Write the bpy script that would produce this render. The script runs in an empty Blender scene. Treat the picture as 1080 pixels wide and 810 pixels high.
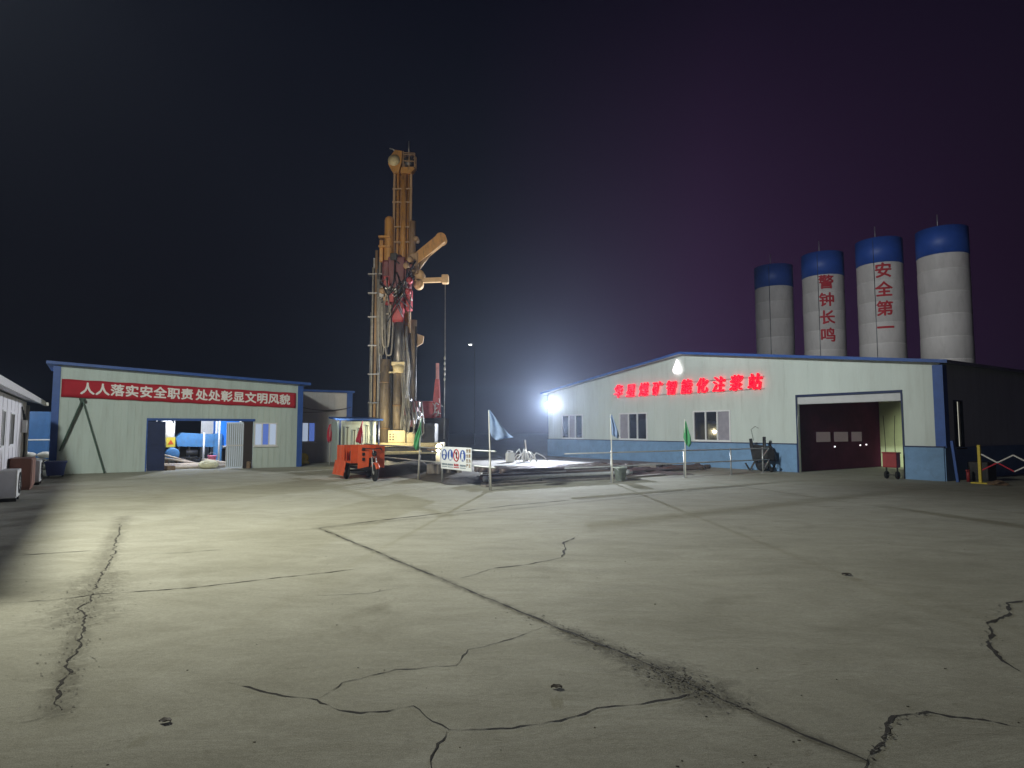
import bpy, bmesh, math, random
from mathutils import Vector, Matrix
random.seed(7)
C = bpy.context.scene
COL = C.collection
R = math.radians

# ------------------------------------------------------------------ site grid
# every building on the site stands square to one grid: a runs along the left
# shed's front, b along the right shed's gable.  The eye is 1.65 m above a=b=0.
CA, SA = 0.832050, 0.554700
ANG = math.atan2(SA, CA)
EYE = 1.65
FPX = 660.0
PITCH = math.atan(48 / FPX)


def G(a, b, z=0.0):
    return Vector((a * CA - b * SA, a * SA + b * CA, z))


def sight(x, y):
    dx = (x - 540) / FPX
    dy = (405 - y) / FPX
    return Vector((dx, math.cos(PITCH) - math.sin(PITCH) * dy, math.sin(PITCH) + math.cos(PITCH) * dy))


def ground_pt(x, y):
    r = sight(x, y)
    t = -EYE / r.z
    return Vector((r.x * t, r.y * t, 0))


def at(x, y, Y):
    r = sight(x, y)
    t = Y / r.y
    return Vector((r.x * t, Y, EYE + r.z * t))


# ------------------------------------------------------------------ materials
MATS = {}


def mat(name, col, rough=0.6, metal=0.0, var=0.12, scale=3.0, bump=0.0, bscale=30.0, dirt=0.0,
        dirtcol=(0.05, 0.04, 0.03), stretch=(1, 1, 1), spec=0.5):
    if name in MATS:
        return MATS[name]
    m = bpy.data.materials.new(name)
    m.use_nodes = True
    n, l = m.node_tree.nodes, m.node_tree.links
    bs = n['Principled BSDF']
    bs.inputs['Roughness'].default_value = rough
    bs.inputs['Metallic'].default_value = metal
    bs.inputs['Specular IOR Level'].default_value = spec
    tc = n.new('ShaderNodeTexCoord')
    mp = n.new('ShaderNodeMapping')
    mp.inputs['Scale'].default_value = stretch
    l.new(tc.outputs['Object'], mp.inputs[0])
    nz = n.new('ShaderNodeTexNoise')
    nz.inputs['Scale'].default_value = scale
    nz.inputs['Detail'].default_value = 6
    nz.inputs['Roughness'].default_value = 0.65
    l.new(mp.outputs[0], nz.inputs['Vector'])
    rp = n.new('ShaderNodeValToRGB')
    e = rp.color_ramp.elements
    e[0].position = 0.3
    e[1].position = 0.7
    e[0].color = (*[max(0, c * (1 - var)) for c in col], 1)
    e[1].color = (*[min(1, c * (1 + var)) for c in col], 1)
    l.new(nz.outputs['Fac'], rp.inputs[0])
    out = rp.outputs[0]
    if dirt > 0:
        n2 = n.new('ShaderNodeTexNoise')
        n2.inputs['Scale'].default_value = scale * 2.7
        n2.inputs['Detail'].default_value = 8
        n2.inputs['Roughness'].default_value = 0.7
        l.new(mp.outputs[0], n2.inputs['Vector'])
        r2 = n.new('ShaderNodeValToRGB')
        r2.color_ramp.elements[0].position = 0.5
        r2.color_ramp.elements[1].position = 0.72
        r2.color_ramp.elements[1].color = (dirt, dirt, dirt, 1)
        l.new(n2.outputs['Fac'], r2.inputs[0])
        mx = n.new('ShaderNodeMixRGB')
        l.new(r2.outputs[0], mx.inputs[0])
        l.new(out, mx.inputs[1])
        mx.inputs[2].default_value = (*dirtcol, 1)
        out = mx.outputs[0]
    l.new(out, bs.inputs['Base Color'])
    if bump > 0:
        n3 = n.new('ShaderNodeTexNoise')
        n3.inputs['Scale'].default_value = bscale
        n3.inputs['Detail'].default_value = 5
        l.new(mp.outputs[0], n3.inputs['Vector'])
        bp = n.new('ShaderNodeBump')
        bp.inputs['Strength'].default_value = bump
        bp.inputs['Distance'].default_value = 0.02
        l.new(n3.outputs['Fac'], bp.inputs['Height'])
        l.new(bp.outputs[0], bs.inputs['Normal'])
    MATS[name] = m
    return m


def glow(name, col, strength):
    m = bpy.data.materials.new(name)
    m.use_nodes = True
    bs = m.node_tree.nodes['Principled BSDF']
    bs.inputs['Base Color'].default_value = (*[c * 0.25 for c in col], 1)
    bs.inputs['Emission Color'].default_value = (*col, 1)
    bs.inputs['Emission Strength'].default_value = strength
    return m


def glass(name, col, rough=0.06):
    m = bpy.data.materials.new(name)
    m.use_nodes = True
    bs = m.node_tree.nodes['Principled BSDF']
    bs.inputs['Base Color'].default_value = (*col, 1)
    bs.inputs['Roughness'].default_value = rough
    bs.inputs['Specular IOR Level'].default_value = 0.8
    return m


def ground_mat():
    m = bpy.data.materials.new('yard_concrete')
    m.use_nodes = True
    n, l = m.node_tree.nodes, m.node_tree.links
    bs = n['Principled BSDF']
    tc = n.new('ShaderNodeTexCoord')

    def noise(scale, det, rough, sx=1, sy=1, rot=0, dist=0.0):
        mp = n.new('ShaderNodeMapping')
        mp.inputs['Scale'].default_value = (sx, sy, 1)
        mp.inputs['Rotation'].default_value = (0, 0, rot)
        l.new(tc.outputs['Object'], mp.inputs[0])
        z = n.new('ShaderNodeTexNoise')
        z.inputs['Scale'].default_value = scale
        z.inputs['Detail'].default_value = det
        z.inputs['Roughness'].default_value = rough
        z.inputs['Distortion'].default_value = dist
        l.new(mp.outputs[0], z.inputs['Vector'])
        return z.outputs['Fac']

    def ramp(fac, p0, p1, c0, c1):
        r = n.new('ShaderNodeValToRGB')
        r.color_ramp.elements[0].position = p0
        r.color_ramp.elements[1].position = p1
        r.color_ramp.elements[0].color = (*c0, 1)
        r.color_ramp.elements[1].color = (*c1, 1)
        l.new(fac, r.inputs[0])
        return r.outputs[0]

    def mul(a, b, f=1.0):
        x = n.new('ShaderNodeMixRGB')
        x.blend_type = 'MULTIPLY'
        x.inputs[0].default_value = f
        l.new(a, x.inputs[1])
        l.new(b, x.inputs[2])
        return x.outputs[0]

    base = ramp(noise(0.22, 5, 0.6, dist=0.4), 0.3, 0.72, (0.355, 0.352, 0.30), (0.41, 0.408, 0.352))
    mid = ramp(noise(0.8, 8, 0.72, 0.7, 1.2, 0.15, 0.8), 0.34, 0.66, (0.86, 0.855, 0.83), (1.05, 1.05, 1.05))
    fine = ramp(noise(26, 5, 0.75), 0.3, 0.7, (0.86, 0.86, 0.86), (1.1, 1.1, 1.1))
    streak = ramp(noise(1.5, 9, 0.8, 0.55, 1.2, 0.5, 0.9), 0.38, 0.62, (0.86, 0.855, 0.84), (1.05, 1.05, 1.05))
    agg = ramp(noise(140, 3, 0.6), 0.36, 0.64, (0.78, 0.78, 0.78), (1.15, 1.15, 1.15))
    pits = ramp(noise(16, 5, 0.8), 0.66, 0.74, (1, 1, 1), (0.55, 0.54, 0.5))
    spots = ramp(noise(4.5, 6, 0.75, 0.6, 1.5, 0.2, 1.2), 0.62, 0.76, (1, 1, 1), (0.62, 0.60, 0.56))
    oil = ramp(noise(0.55, 4, 0.55, 1, 1, 0, 1.5), 0.62, 0.78, (1, 1, 1), (0.74, 0.73, 0.70))
    col = mul(mul(mul(mul(mul(mul(mul(base, mid), fine), spots), oil), streak), agg), pits)

    def vm(op, a, b=None):
        q = n.new('ShaderNodeVectorMath')
        q.operation = op
        for i, v in enumerate((a, b)):
            if v is None:
                continue
            if isinstance(v, Vector):
                q.inputs[i].default_value = v
            else:
                l.new(v, q.inputs[i])
        return q

    def ma(op, a, b=0.0, clamp=False):
        q = n.new('ShaderNodeMath')
        q.operation = op
        q.use_clamp = clamp
        for i, v in enumerate((a, b)):
            if isinstance(v, (int, float)):
                q.inputs[i].default_value = v
            else:
                l.new(v, q.inputs[i])
        return q.outputs[0]

    # dirt trodden into the broken joints
    grime = None
    ragged = noise(7.0, 7, 0.8, dist=1.0)
    for pa, pb, wd_, st in (((130, 545), (88, 640), 0.12, 0.42), ((88, 640), (60, 752), 0.08, 0.48), ((104, 608), (84, 655), 0.24, 0.5),
                            ((337, 557), (600, 667), 0.05, 0.55), ((600, 667), (770, 742), 0.10, 0.7), ((690, 706), (750, 734), 0.20, 0.65),
                            ((770, 742), (915, 803), 0.045, 0.6), ((337, 557), (790, 512), 0.10, 0.35)):
        A, B = ground_pt(*pa), ground_pt(*pb)
        ba = B - A
        p_a = vm('SUBTRACT', tc.outputs['Object'], A)
        dt = vm('DOT_PRODUCT', p_a.outputs[0], ba)
        h_ = ma('DIVIDE', dt.outputs['Value'], ba.dot(ba), True)
        sc_ = n.new('ShaderNodeVectorMath')
        sc_.operation = 'SCALE'
        sc_.inputs[0].default_value = ba
        l.new(h_, sc_.inputs['Scale'])
        df = vm('SUBTRACT', p_a.outputs[0], sc_.outputs[0])
        ln = vm('LENGTH', df.outputs[0])
        near = ma('SUBTRACT', 1.0, ma('DIVIDE', ln.outputs['Value'], wd_ * 2.4), True)
        soft = ma('POWER', near, 1.3)
        blot = ma('ADD', ma('MULTIPLY', ma('SUBTRACT', ragged, 0.50), 5.0), ma('MULTIPLY', soft, 1.1), True)
        g_ = ma('MULTIPLY', ma('MULTIPLY', blot, ma('MULTIPLY', soft, 1.6, True)), st)
        grime = g_ if grime is None else ma('MAXIMUM', grime, g_)
    gx = n.new('ShaderNodeMixRGB')
    l.new(grime, gx.inputs[0])
    l.new(col, gx.inputs[1])
    gx.inputs[2].default_value = (0.085, 0.08, 0.062, 1)
    col = gx.outputs[0]
    l.new(col, bs.inputs['Base Color'])
    rr = n.new('ShaderNodeMapRange')
    rr.inputs['To Min'].default_value = 0.85
    rr.inputs['To Max'].default_value = 1.0
    l.new(noise(1.6, 5, 0.6), rr.inputs['Value'])
    l.new(rr.outputs[0], bs.inputs['Roughness'])
    bs.inputs['Specular IOR Level'].default_value = 0.12
    b1 = n.new('ShaderNodeBump')
    b1.inputs['Strength'].default_value = 0.35
    b1.inputs['Distance'].default_value = 0.03
    l.new(noise(2.2, 8, 0.7, 0.5, 1.2, 0.15, 0.6), b1.inputs['Height'])
    b2 = n.new('ShaderNodeBump')
    b2.inputs['Strength'].default_value = 0.3
    b2.inputs['Distance'].default_value = 0.004
    l.new(noise(90, 4, 0.7), b2.inputs['Height'])
    l.new(b1.outputs[0], b2.inputs['Normal'])
    l.new(b2.outputs[0], bs.inputs['Normal'])
    return m


M = dict(
    panel=mat('pale_sheet_metal', (0.50, 0.575, 0.545), 0.42, 0.0, 0.10, 1.6, 0.06, 6, 0.35, (0.30, 0.30, 0.26), (1, 1, 0.12)),
    panel2=mat('off_white_wall_paint', (0.58, 0.635, 0.61), 0.5, 0.0, 0.07, 1.3, 0.05, 5, 0.30, (0.34, 0.34, 0.31), (1, 1, 0.15)),
    whitewall=mat('white_cabin_panel', (0.68, 0.66, 0.70), 0.5, 0, 0.06, 1.5, 0.05, 8, 0.2, (0.35, 0.33, 0.32), (1, 1, 0.4)),
    blue=mat('blue_trim_steel', (0.035, 0.10, 0.36), 0.45, 0, 0.15, 2, 0.05, 10, 0.25, (0.03, 0.04, 0.07)),
    navy=mat('navy_door_paint', (0.012, 0.024, 0.085), 0.5, 0, 0.2, 2),
    plinth=mat('blue_plinth_paint', (0.17, 0.30, 0.50), 0.7, 0, 0.12, 1.6, 0.15, 20, 0.35, (0.10, 0.15, 0.22)),
    red=mat('red_banner_cloth', (0.45, 0.015, 0.03), 0.8, 0, 0.08, 3),
    white=mat('white_paint', (0.75, 0.75, 0.74), 0.5, 0, 0.05, 4, dirt=0.15, dirtcol=(0.4, 0.38, 0.35)),
    lettering=mat('white_lettering', (0.85, 0.80, 0.78), 0.7, 0, 0.03, 4),
    redpaint=mat('red_letter_paint', (0.42, 0.02, 0.03), 0.7, 0, 0.2, 6),
    silo=mat('silo_grey_white', (0.60, 0.56, 0.55), 0.55, 0, 0.10, 0.8, 0.08, 3, 0.35, (0.30, 0.28, 0.26), (1, 1, 0.3)),
    siloblue=mat('silo_blue_band', (0.03, 0.09, 0.40), 0.5, 0, 0.12, 1.2, 0.05, 4, 0.2, (0.03, 0.05, 0.12)),
    roof=mat('grey_roof_sheet', (0.30, 0.31, 0.33), 0.45, 0.2, 0.12, 2, 0.1, 12),
    maroon=mat('dark_maroon_sheet', (0.075, 0.015, 0.036), 0.7, 0, 0.2, 1.5, 0.05, 8, spec=0.02),
    frame=mat('white_window_frame', (0.72, 0.72, 0.74), 0.4, 0, 0.04, 4),
    dark=mat('dark_steel', (0.03, 0.03, 0.032), 0.55, 0.4, 0.3, 3, 0.2, 20, 0.3, (0.10, 0.08, 0.06)),
    black=mat('black_rubber', (0.015, 0.015, 0.016), 0.8, 0, 0.2, 5),
    galv=mat('galvanised_steel', (0.52, 0.53, 0.54), 0.42, 0.6, 0.12, 8, dirt=0.2, dirtcol=(0.25, 0.22, 0.19)),
    pole=mat('pale_bamboo_pole', (0.62, 0.60, 0.54), 0.6, 0, 0.1, 9),
    rig=mat('worn_yellow_paint', (0.52, 0.27, 0.07), 0.5, 0.05, 0.2, 2.2, 0.15, 14, 0.85, (0.10, 0.07, 0.05), (1, 1, 0.35)),
    cream=mat('cream_rig_paint', (0.66, 0.58, 0.36), 0.5, 0, 0.12, 3, 0.1, 10, 0.5, (0.18, 0.14, 0.08)),
    tan=mat('tan_steel', (0.36, 0.24, 0.14), 0.55, 0.1, 0.2, 2.5, 0.15, 14, 0.6, (0.12, 0.09, 0.07), (1, 1, 0.35)),
    greytan=mat('greasy_grey_tan_steel', (0.27, 0.215, 0.155), 0.5, 0.1, 0.3, 2.5, 0.15, 14, 0.85, (0.07, 0.06, 0.055), (1, 1, 0.3)),
    rigred=mat('oily_dark_red_paint', (0.13, 0.030, 0.040), 0.5, 0.1, 0.3, 3, 0.2, 14, 0.6, (0.07, 0.04, 0.045)),
    rigred2=mat('bright_red_casting', (0.33, 0.04, 0.05), 0.5, 0.1, 0.3, 4, 0.2, 14, 0.4, (0.10, 0.05, 0.05)),
    gunmetal=mat('grey_pipe_steel', (0.16, 0.165, 0.18), 0.4, 0.6, 0.25, 2.5, 0.1, 14, 0.5, (0.08, 0.07, 0.07), (1, 1, 0.3)),
    hose=mat('hydraulic_hose', (0.20, 0.20, 0.20), 0.5, 0, 0.25, 6),
    hose2=mat('grey_dusty_hose', (0.38, 0.37, 0.34), 0.6, 0, 0.25, 6),
    orange=mat('orange_red_tricycle_paint', (0.68, 0.10, 0.028), 0.42, 0, 0.1, 3, dirt=0.25, dirtcol=(0.25, 0.08, 0.04)),
    gflag=mat('green_flag_cloth', (0.07, 0.32, 0.12), 0.85, 0, 0.1, 6),
    bflag=mat('blue_flag_cloth', (0.22, 0.30, 0.47), 0.85, 0, 0.1, 6),
    rflag=mat('red_flag_cloth', (0.55, 0.03, 0.06), 0.85, 0, 0.1, 6),
    green=mat('dark_green_ladder_paint', (0.022, 0.06, 0.04), 0.5, 0, 0.25, 6),
    mblue=mat('bright_blue_machine', (0.07, 0.22, 0.46), 0.45, 0, 0.2, 2, 0.1, 8, 0.6, (0.12, 0.16, 0.22)),
    sblue=mat('vivid_blue_board', (0.02, 0.22, 0.85), 0.5, 0, 0.05, 2),
    fblue=mat('blue_hoarding', (0.03, 0.12, 0.30), 0.5, 0, 0.12, 2),
    pipe=mat('rusty_pale_pipe', (0.50, 0.42, 0.33), 0.6, 0.2, 0.25, 4, 0.2, 20, 0.4, (0.22, 0.13, 0.08)),
    dpipe=mat('dark_rusty_drill_pipe', (0.11, 0.085, 0.075), 0.5, 0.4, 0.3, 4, 0.2, 20, 0.4, (0.2, 0.12, 0.08)),
    timber=mat('weathered_timber', (0.22, 0.15, 0.10), 0.8, 0, 0.3, 5, 0.3, 25),
    plank=mat('grey_plank', (0.20, 0.18, 0.16), 0.85, 0, 0.3, 5, 0.3, 25),
    sack=mat('white_woven_sack', (0.70, 0.68, 0.64), 0.85, 0, 0.12, 4, 0.4, 18),
    ysack=mat('cream_woven_sack', (0.66, 0.62, 0.42), 0.85, 0, 0.12, 4, 0.4, 18),
    brownbox=mat('brown_cabinet', (0.17, 0.07, 0.045), 0.6, 0, 0.2, 3),
    acwhite=mat('air_conditioner_white', (0.58, 0.58, 0.57), 0.5, 0, 0.05, 4, dirt=0.2, dirtcol=(0.3, 0.28, 0.25)),
    binblue=mat('blue_plastic_bin', (0.07, 0.10, 0.30), 0.5, 0, 0.1, 3),
    bingrey=mat('grey_plastic_bin', (0.10, 0.11, 0.12), 0.5, 0, 0.1, 3),
    pink=mat('pink_plastic', (0.75, 0.20, 0.32), 0.5, 0, 0.08, 4),
    yellow=mat('yellow_paint', (0.70, 0.55, 0.06), 0.5, 0, 0.1, 5, dirt=0.2),
    purplewall=mat('brown_grey_shed_wall', (0.30, 0.26, 0.26), 0.6, 0, 0.1, 2, 0.05, 10),
    palegrey=mat('pale_grey_shed_wall', (0.52, 0.52, 0.54), 0.5, 0, 0.06, 2, 0.05, 8, 0.2, (0.3, 0.3, 0.3)),
    olive=mat('olive_inner_panel', (0.55, 0.62, 0.38), 0.6, 0, 0.08, 2),
    olive2=mat('dull_olive_inner_panel', (0.30, 0.29, 0.16), 0.6, 0, 0.1, 2),
    redbox=mat('dull_red_box_paint', (0.30, 0.03, 0.035), 0.5, 0, 0.15, 4, dirt=0.2),
    mud=mat('dark_wet_mud', (0.07, 0.062, 0.055), 0.6, 0, 0.35, 2, 0.8, 8),
    crack=mat('dark_crack_dirt', (0.035, 0.032, 0.028), 0.95, 0, 0.3, 12),  # even dark tone of the crack strips
    stain=mat('crumbled_dirty_concrete', (0.12, 0.115, 0.095), 0.95, 0, 0.4, 14, 0.8, 40),
    gpad=mat('pale_pad_concrete', (0.13, 0.122, 0.115), 0.8, 0, 0.18, 1.6, 0.4, 20, 0.3, (0.25, 0.23, 0.2)),
    signblue=mat('sign_blue', (0.03, 0.08, 0.32), 0.6, 0, 0.05, 5),
    signwhite=mat('sign_white', (0.72, 0.74, 0.76), 0.6, 0, 0.04, 5),
    signtext=mat('sign_grey_ink', (0.22, 0.27, 0.32), 0.7, 0, 0.05, 5),
    tarp=mat('black_tarp', (0.035, 0.037, 0.042), 0.55, 0, 0.3, 2.5, 0.5, 6),
    glassdark=glass('dark_window_glass', (0.02, 0.021, 0.03)),
    curtain=mat('grey_curtain', (0.30, 0.28, 0.33), 0.8, 0, 0.15, 4),
)
M['ground'] = ground_mat()
E = dict(
    flood=glow('white_flood_lens', (1.0, 0.98, 0.95), 30),
    warm=glow('warm_work_lamp_lens', (1.0, 0.82, 0.40), 25),
    led=glow('red_led_letters', (1.0, 0.0, 0.016), 2.2),
    drop=glow('white_led_drop', (1.0, 0.90, 0.92), 3.0),
    bluewin=glow('blue_lit_window', (0.16, 0.28, 0.85), 0.45),
    cool=glow('cool_lit_pane', (0.62, 0.74, 0.95), 0.5),
    slit=glow('warm_lit_window_slit', (0.9, 0.88, 0.72), 0.7),
    faint=glow('dim_lit_pane', (0.40, 0.28, 0.34), 0.12),
    star=glow('distant_lamp_lens', (1.0, 1.0, 0.9), 6),
    indicator=glow('white_indicator', (1, 0.95, 0.95), 2.0),
)


# ------------------------------------------------------------------ mesh helper
class MB:
    def __init__(self):
        self.bm = bmesh.new()

    def box(self, lo, hi, bev=0.0, rot=None, piv=None):
        lo, hi = Vector(lo), Vector(hi)
        c = (lo + hi) / 2
        r = bmesh.ops.create_cube(self.bm, size=1.0)
        vs = r['verts']
        for v in vs:
            v.co = Vector((v.co.x * (hi.x - lo.x), v.co.y * (hi.y - lo.y), v.co.z * (hi.z - lo.z))) + c
        if bev > 0:
            es = list({e for v in vs for e in v.link_edges})
            rr = bmesh.ops.bevel(self.bm, geom=es, offset=bev, segments=2, affect='EDGES', profile=0.5)
            vs = rr['verts'] if rr['verts'] else vs
            vs = list({v for f in rr['faces'] for v in f.verts} | {v for v in vs if v.is_valid})
        if rot is not None:
            p = Vector(piv) if piv else c
            for v in vs:
                v.co = rot @ (v.co - p) + p
        return self

    def bar(self, p0, p1, w, d, up=(0, 0, 1)):
        p0, p1 = Vector(p0), Vector(p1)
        z = (p1 - p0).normalized()
        u = Vector(up)
        if abs(z.dot(u)) > 0.98:
            u = Vector((0, 1, 0))
        x = z.cross(u).normalized()
        y = z.cross(x)
        q = []
        for p in (p0, p1):
            for sx, sy in ((-1, -1), (1, -1), (1, 1), (-1, 1)):
                q.append(self.bm.verts.new(p + x * sx * w / 2 + y * sy * d / 2))
        for f in ((0, 1, 2, 3), (7, 6, 5, 4), (0, 4, 5, 1), (1, 5, 6, 2), (2, 6, 7, 3), (3, 7, 4, 0)):
            self.bm.faces.new([q[i] for i in f])
        return self

    def tube(self, pts, r, n=10, cap=True):
        pts = [Vector(p) for p in pts]
        rs = r if isinstance(r, (list, tuple)) else [r] * len(pts)
        rings = []
        prev = None
        for i, p in enumerate(pts):
            t = (pts[min(i + 1, len(pts) - 1)] - pts[max(i - 1, 0)])
            if t.length < 1e-6:
                t = Vector((0, 0, 1))
            t.normalize()
            if prev is None:
                u = Vector((0, 0, 1)) if abs(t.z) < 0.9 else Vector((1, 0, 0))
                x = t.cross(u).normalized()
            else:
                x = (prev - t * prev.dot(t)).normalized()
            prev = x
            y = t.cross(x)
            rings.append([self.bm.verts.new(p + (x * math.cos(2 * math.pi * k / n) + y * math.sin(2 * math.pi * k / n)) * rs[i]) for k in range(n)])
        for i in range(len(rings) - 1):
            for k in range(n):
                f = self.bm.faces.new((rings[i][k], rings[i][(k + 1) % n], rings[i + 1][(k + 1) % n], rings[i + 1][k]))
                f.smooth = True
        if cap:
            self.bm.faces.new(rings[0][::-1])
            self.bm.faces.new(rings[-1])
        return self

    def lathe(self, prof, c=(0, 0, 0), n=32, axis='z'):
        c = Vector(c)
        rings = []
        for (r, h) in prof:
            ring = []
            for k in range(n):
                a = 2 * math.pi * k / n
                if axis == 'z':
                    v = Vector((r * math.cos(a), r * math.sin(a), h))
                elif axis == 'y':
                    v = Vector((r * math.cos(a), h, r * math.sin(a)))
                else:
                    v = Vector((h, r * math.cos(a), r * math.sin(a)))
                ring.append(self.bm.verts.new(v + c))
            rings.append(ring)
        for i in range(len(rings) - 1):
            for k in range(n):
                f = self.bm.faces.new((rings[i][k], rings[i][(k + 1) % n], rings[i + 1][(k + 1) % n], rings[i + 1][k]))
                f.smooth = True
        if prof[0][0] > 1e-4:
            self.bm.faces.new(rings[0][::-1])
        if prof[-1][0] > 1e-4:
            self.bm.faces.new(rings[-1])
        return self

    def prism(self, poly, ext):
        """poly: 3-D points of one face, ext: extrusion vector"""
        ext = Vector(ext)
        a = [self.bm.verts.new(Vector(p)) for p in poly]
        b = [self.bm.verts.new(Vector(p) + ext) for p in poly]
        n = len(a)
        self.bm.faces.new(a)
        self.bm.faces.new(b[::-1])
        for i in range(n):
            self.bm.faces.new((a[i], b[i], b[(i + 1) % n], a[(i + 1) % n]))
        return self

    def sheet(self, grid):
        v = [[self.bm.verts.new(Vector(p)) for p in row] for row in grid]
        for i in range(len(v) - 1):
            for j in range(len(v[0]) - 1):
                try:
                    f = self.bm.faces.new((v[i][j], v[i][j + 1], v[i + 1][j + 1], v[i + 1][j]))
                    f.smooth = True
                except ValueError:
                    pass
        return self

    def blob(self, c, r, sub=2, jit=0.12, flat=None):
        rr = bmesh.ops.create_icosphere(self.bm, subdivisions=sub, radius=1.0)
        for v in rr['verts']:
            k = 1 + random.uniform(-jit, jit)
            v.co = Vector((v.co.x * r[0] * k, v.co.y * r[1] * k, v.co.z * r[2] * k)) + Vector(c)
            if flat is not None:
                v.co.z = max(v.co.z, flat)
        return self

    def build(self, name, material, parent=None, smooth=None):
        me = bpy.data.meshes.new(name)
        bmesh.ops.recalc_face_normals(self.bm, faces=self.bm.faces[:])
        self.bm.to_mesh(me)
        self.bm.free()
        me.materials.append(material)
        if smooth:
            for p in me.polygons:
                p.use_smooth = True
        o = bpy.data.objects.new(name, me)
        COL.objects.link(o)
        if parent is not None:
            o.parent = parent
        return o


def tag(o, label=None, cat=None, group=None, kind=None):
    if label:
        o['label'] = label
    if cat:
        o['category'] = cat
    if group:
        o['group'] = group
    if kind:
        o['kind'] = kind
    return o


def thing(name, label, cat, loc=(0, 0, 0), rz=ANG, group=None):
    o = bpy.data.objects.new(name, None)
    o.empty_display_size = 0.3
    COL.objects.link(o)
    o.location = loc
    o.rotation_euler = (0, 0, rz)
    return tag(o, label, cat, group)


def copy_tree(o, parent=None):
    c = o.copy()
    COL.objects.link(c)
    if parent is not None:
        c.parent = parent
    for ch in list(o.children):
        copy_tree(ch, c)
    return c


def text_mesh(s, size, bold=0.0, extrude=0.01, align='CENTER', spacing=1.0):
    cu = bpy.data.curves.new('t', 'FONT')
    cu.body = s
    cu.size = size
    cu.offset = bold
    cu.extrude = extrude
    cu.align_x = align
    cu.align_y = 'CENTER'
    cu.space_character = spacing
    cu.resolution_u = 3
    o = bpy.data.objects.new('t', cu)
    COL.objects.link(o)
    dg = bpy.context.evaluated_depsgraph_get()
    me = bpy.data.meshes.new_from_object(o.evaluated_get(dg))
    bpy.data.objects.remove(o)
    bpy.data.curves.remove(cu)
    return me


def text(name, s, size, material, parent, mtx, bold=0.0, extrude=0.01, align='CENTER', spacing=1.0, fn=None, cut=None):
    me = text_mesh(s, size, 0.0, extrude, align, spacing)
    if bold > 0:
        bm = bmesh.new()
        for k, (ox, oy) in enumerate(((0, 0), (1, 0.5), (-1, -0.5), (0.5, -1), (-0.5, 1))):
            n0 = len(bm.verts)
            bm.from_mesh(me)
            bm.verts.ensure_lookup_table()
            for v in bm.verts[n0:]:
                v.co += Vector((ox * bold, oy * bold, 0.0007 * k))
        bm.to_mesh(me)
        bm.free()
    if cut:
        bm = bmesh.new()
        bm.from_mesh(me)
        x = -2.0
        while x < 2.0:
            bmesh.ops.bisect_plane(bm, geom=bm.verts[:] + bm.edges[:] + bm.faces[:], plane_co=(x, 0, 0), plane_no=(1, 0, 0))
            x += cut
        bm.to_mesh(me)
        bm.free()
    if fn:
        for v in me.vertices:
            v.co = fn(v.co)
    me.transform(mtx)
    me.materials.clear()
    me.materials.append(material)
    for p in me.polygons:
        p.material_index = 0
    me.name = name
    o = bpy.data.objects.new(name, me)
    COL.objects.link(o)
    o.parent = parent
    return o


FRONT = Matrix.Rotation(R(90), 4, 'X')                       # faces -y, reads along +x
SIDE = Matrix.Rotation(R(-90), 4, 'Z') @ FRONT               # faces -x, reads along -y


def T(x, y, z):
    return Matrix.Translation((x, y, z))


# ------------------------------------------------------------------ setting
g = MB()
g.sheet([[(-250 + 50 * i, -250 + 50 * j, 0) for i in range(11)] for j in range(11)])
tag(g.build('ground', M['ground']), kind='structure')


def crack(mb, pix, w, jit=0.035, z=0.004, step=0.10, fade=True):
    pts = [ground_pt(*p) for p in pix]
    line = []
    for i in range(len(pts) - 1):
        d = pts[i + 1] - pts[i]
        n = max(2, int(d.length / step))
        for k in range(n):
            line.append(pts[i] + d * k / n)
    line.append(pts[-1])
    L, Rr = [], []
    wob = 0.0
    for i, p in enumerate(line):
        t = (line[min(i + 1, len(line) - 1)] - line[max(0, i - 1)]).normalized()
        nrm = Vector((-t.y, t.x, 0))
        wob = wob * 0.7 + random.uniform(-jit, jit)
        ww = w * 0.95 * (random.uniform(0.25, 1.3) if random.random() > 0.12 else 0.08)
        if fade and (i < 3 or i > len(line) - 4):
            ww *= 0.35
        q = p + nrm * wob
        L.append(mb.bm.verts.new((q.x + nrm.x * ww / 2, q.y + nrm.y * ww / 2, z)))
        Rr.append(mb.bm.verts.new((q.x - nrm.x * ww / 2, q.y - nrm.y * ww / 2, z)))
    for i in range(len(line) - 1):
        mb.bm.faces.new((L[i], L[i + 1], Rr[i + 1], Rr[i]))


ck = MB()
crack(ck, [(337, 557), (420, 592), (470, 612), (540, 642), (600, 667), (660, 691), (700, 710)], 0.030, 0.010)
crack(ck, [(700, 710), (725, 722), (755, 736), (820, 764), (880, 788), (915, 803)], 0.020, 0.012, step=0.05)
crack(ck, [(240, 721), (262, 725), (300, 733), (335, 738), (358, 750), (380, 752), (435, 746), (458, 760), (475, 769), (540, 770), (590, 760), (640, 746), (700, 738), (740, 728)], 0.016, 0.014, step=0.05)
crack(ck, [(475, 769), (463, 785), (457, 812)], 0.014, 0.014, step=0.04)
crack(ck, [(335, 738), (360, 720), (418, 707), (480, 702), (495, 686), (540, 675), (575, 662)], 0.010, 0.014, step=0.06)
crack(ck, [(0, 636), (50, 634), (100, 627), (200, 620), (300, 609), (385, 599)], 0.022, 0.02)
crack(ck, [(0, 587), (60, 583), (118, 580)], 0.03, 0.02)
crack(ck, [(130, 586), (190, 583), (250, 578)], 0.012, 0.03)
crack(ck, [(337, 557), (400, 549), (470, 541), (540, 533), (620, 526), (700, 519), (790, 512)], 0.045, 0.012, step=0.2)
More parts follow.
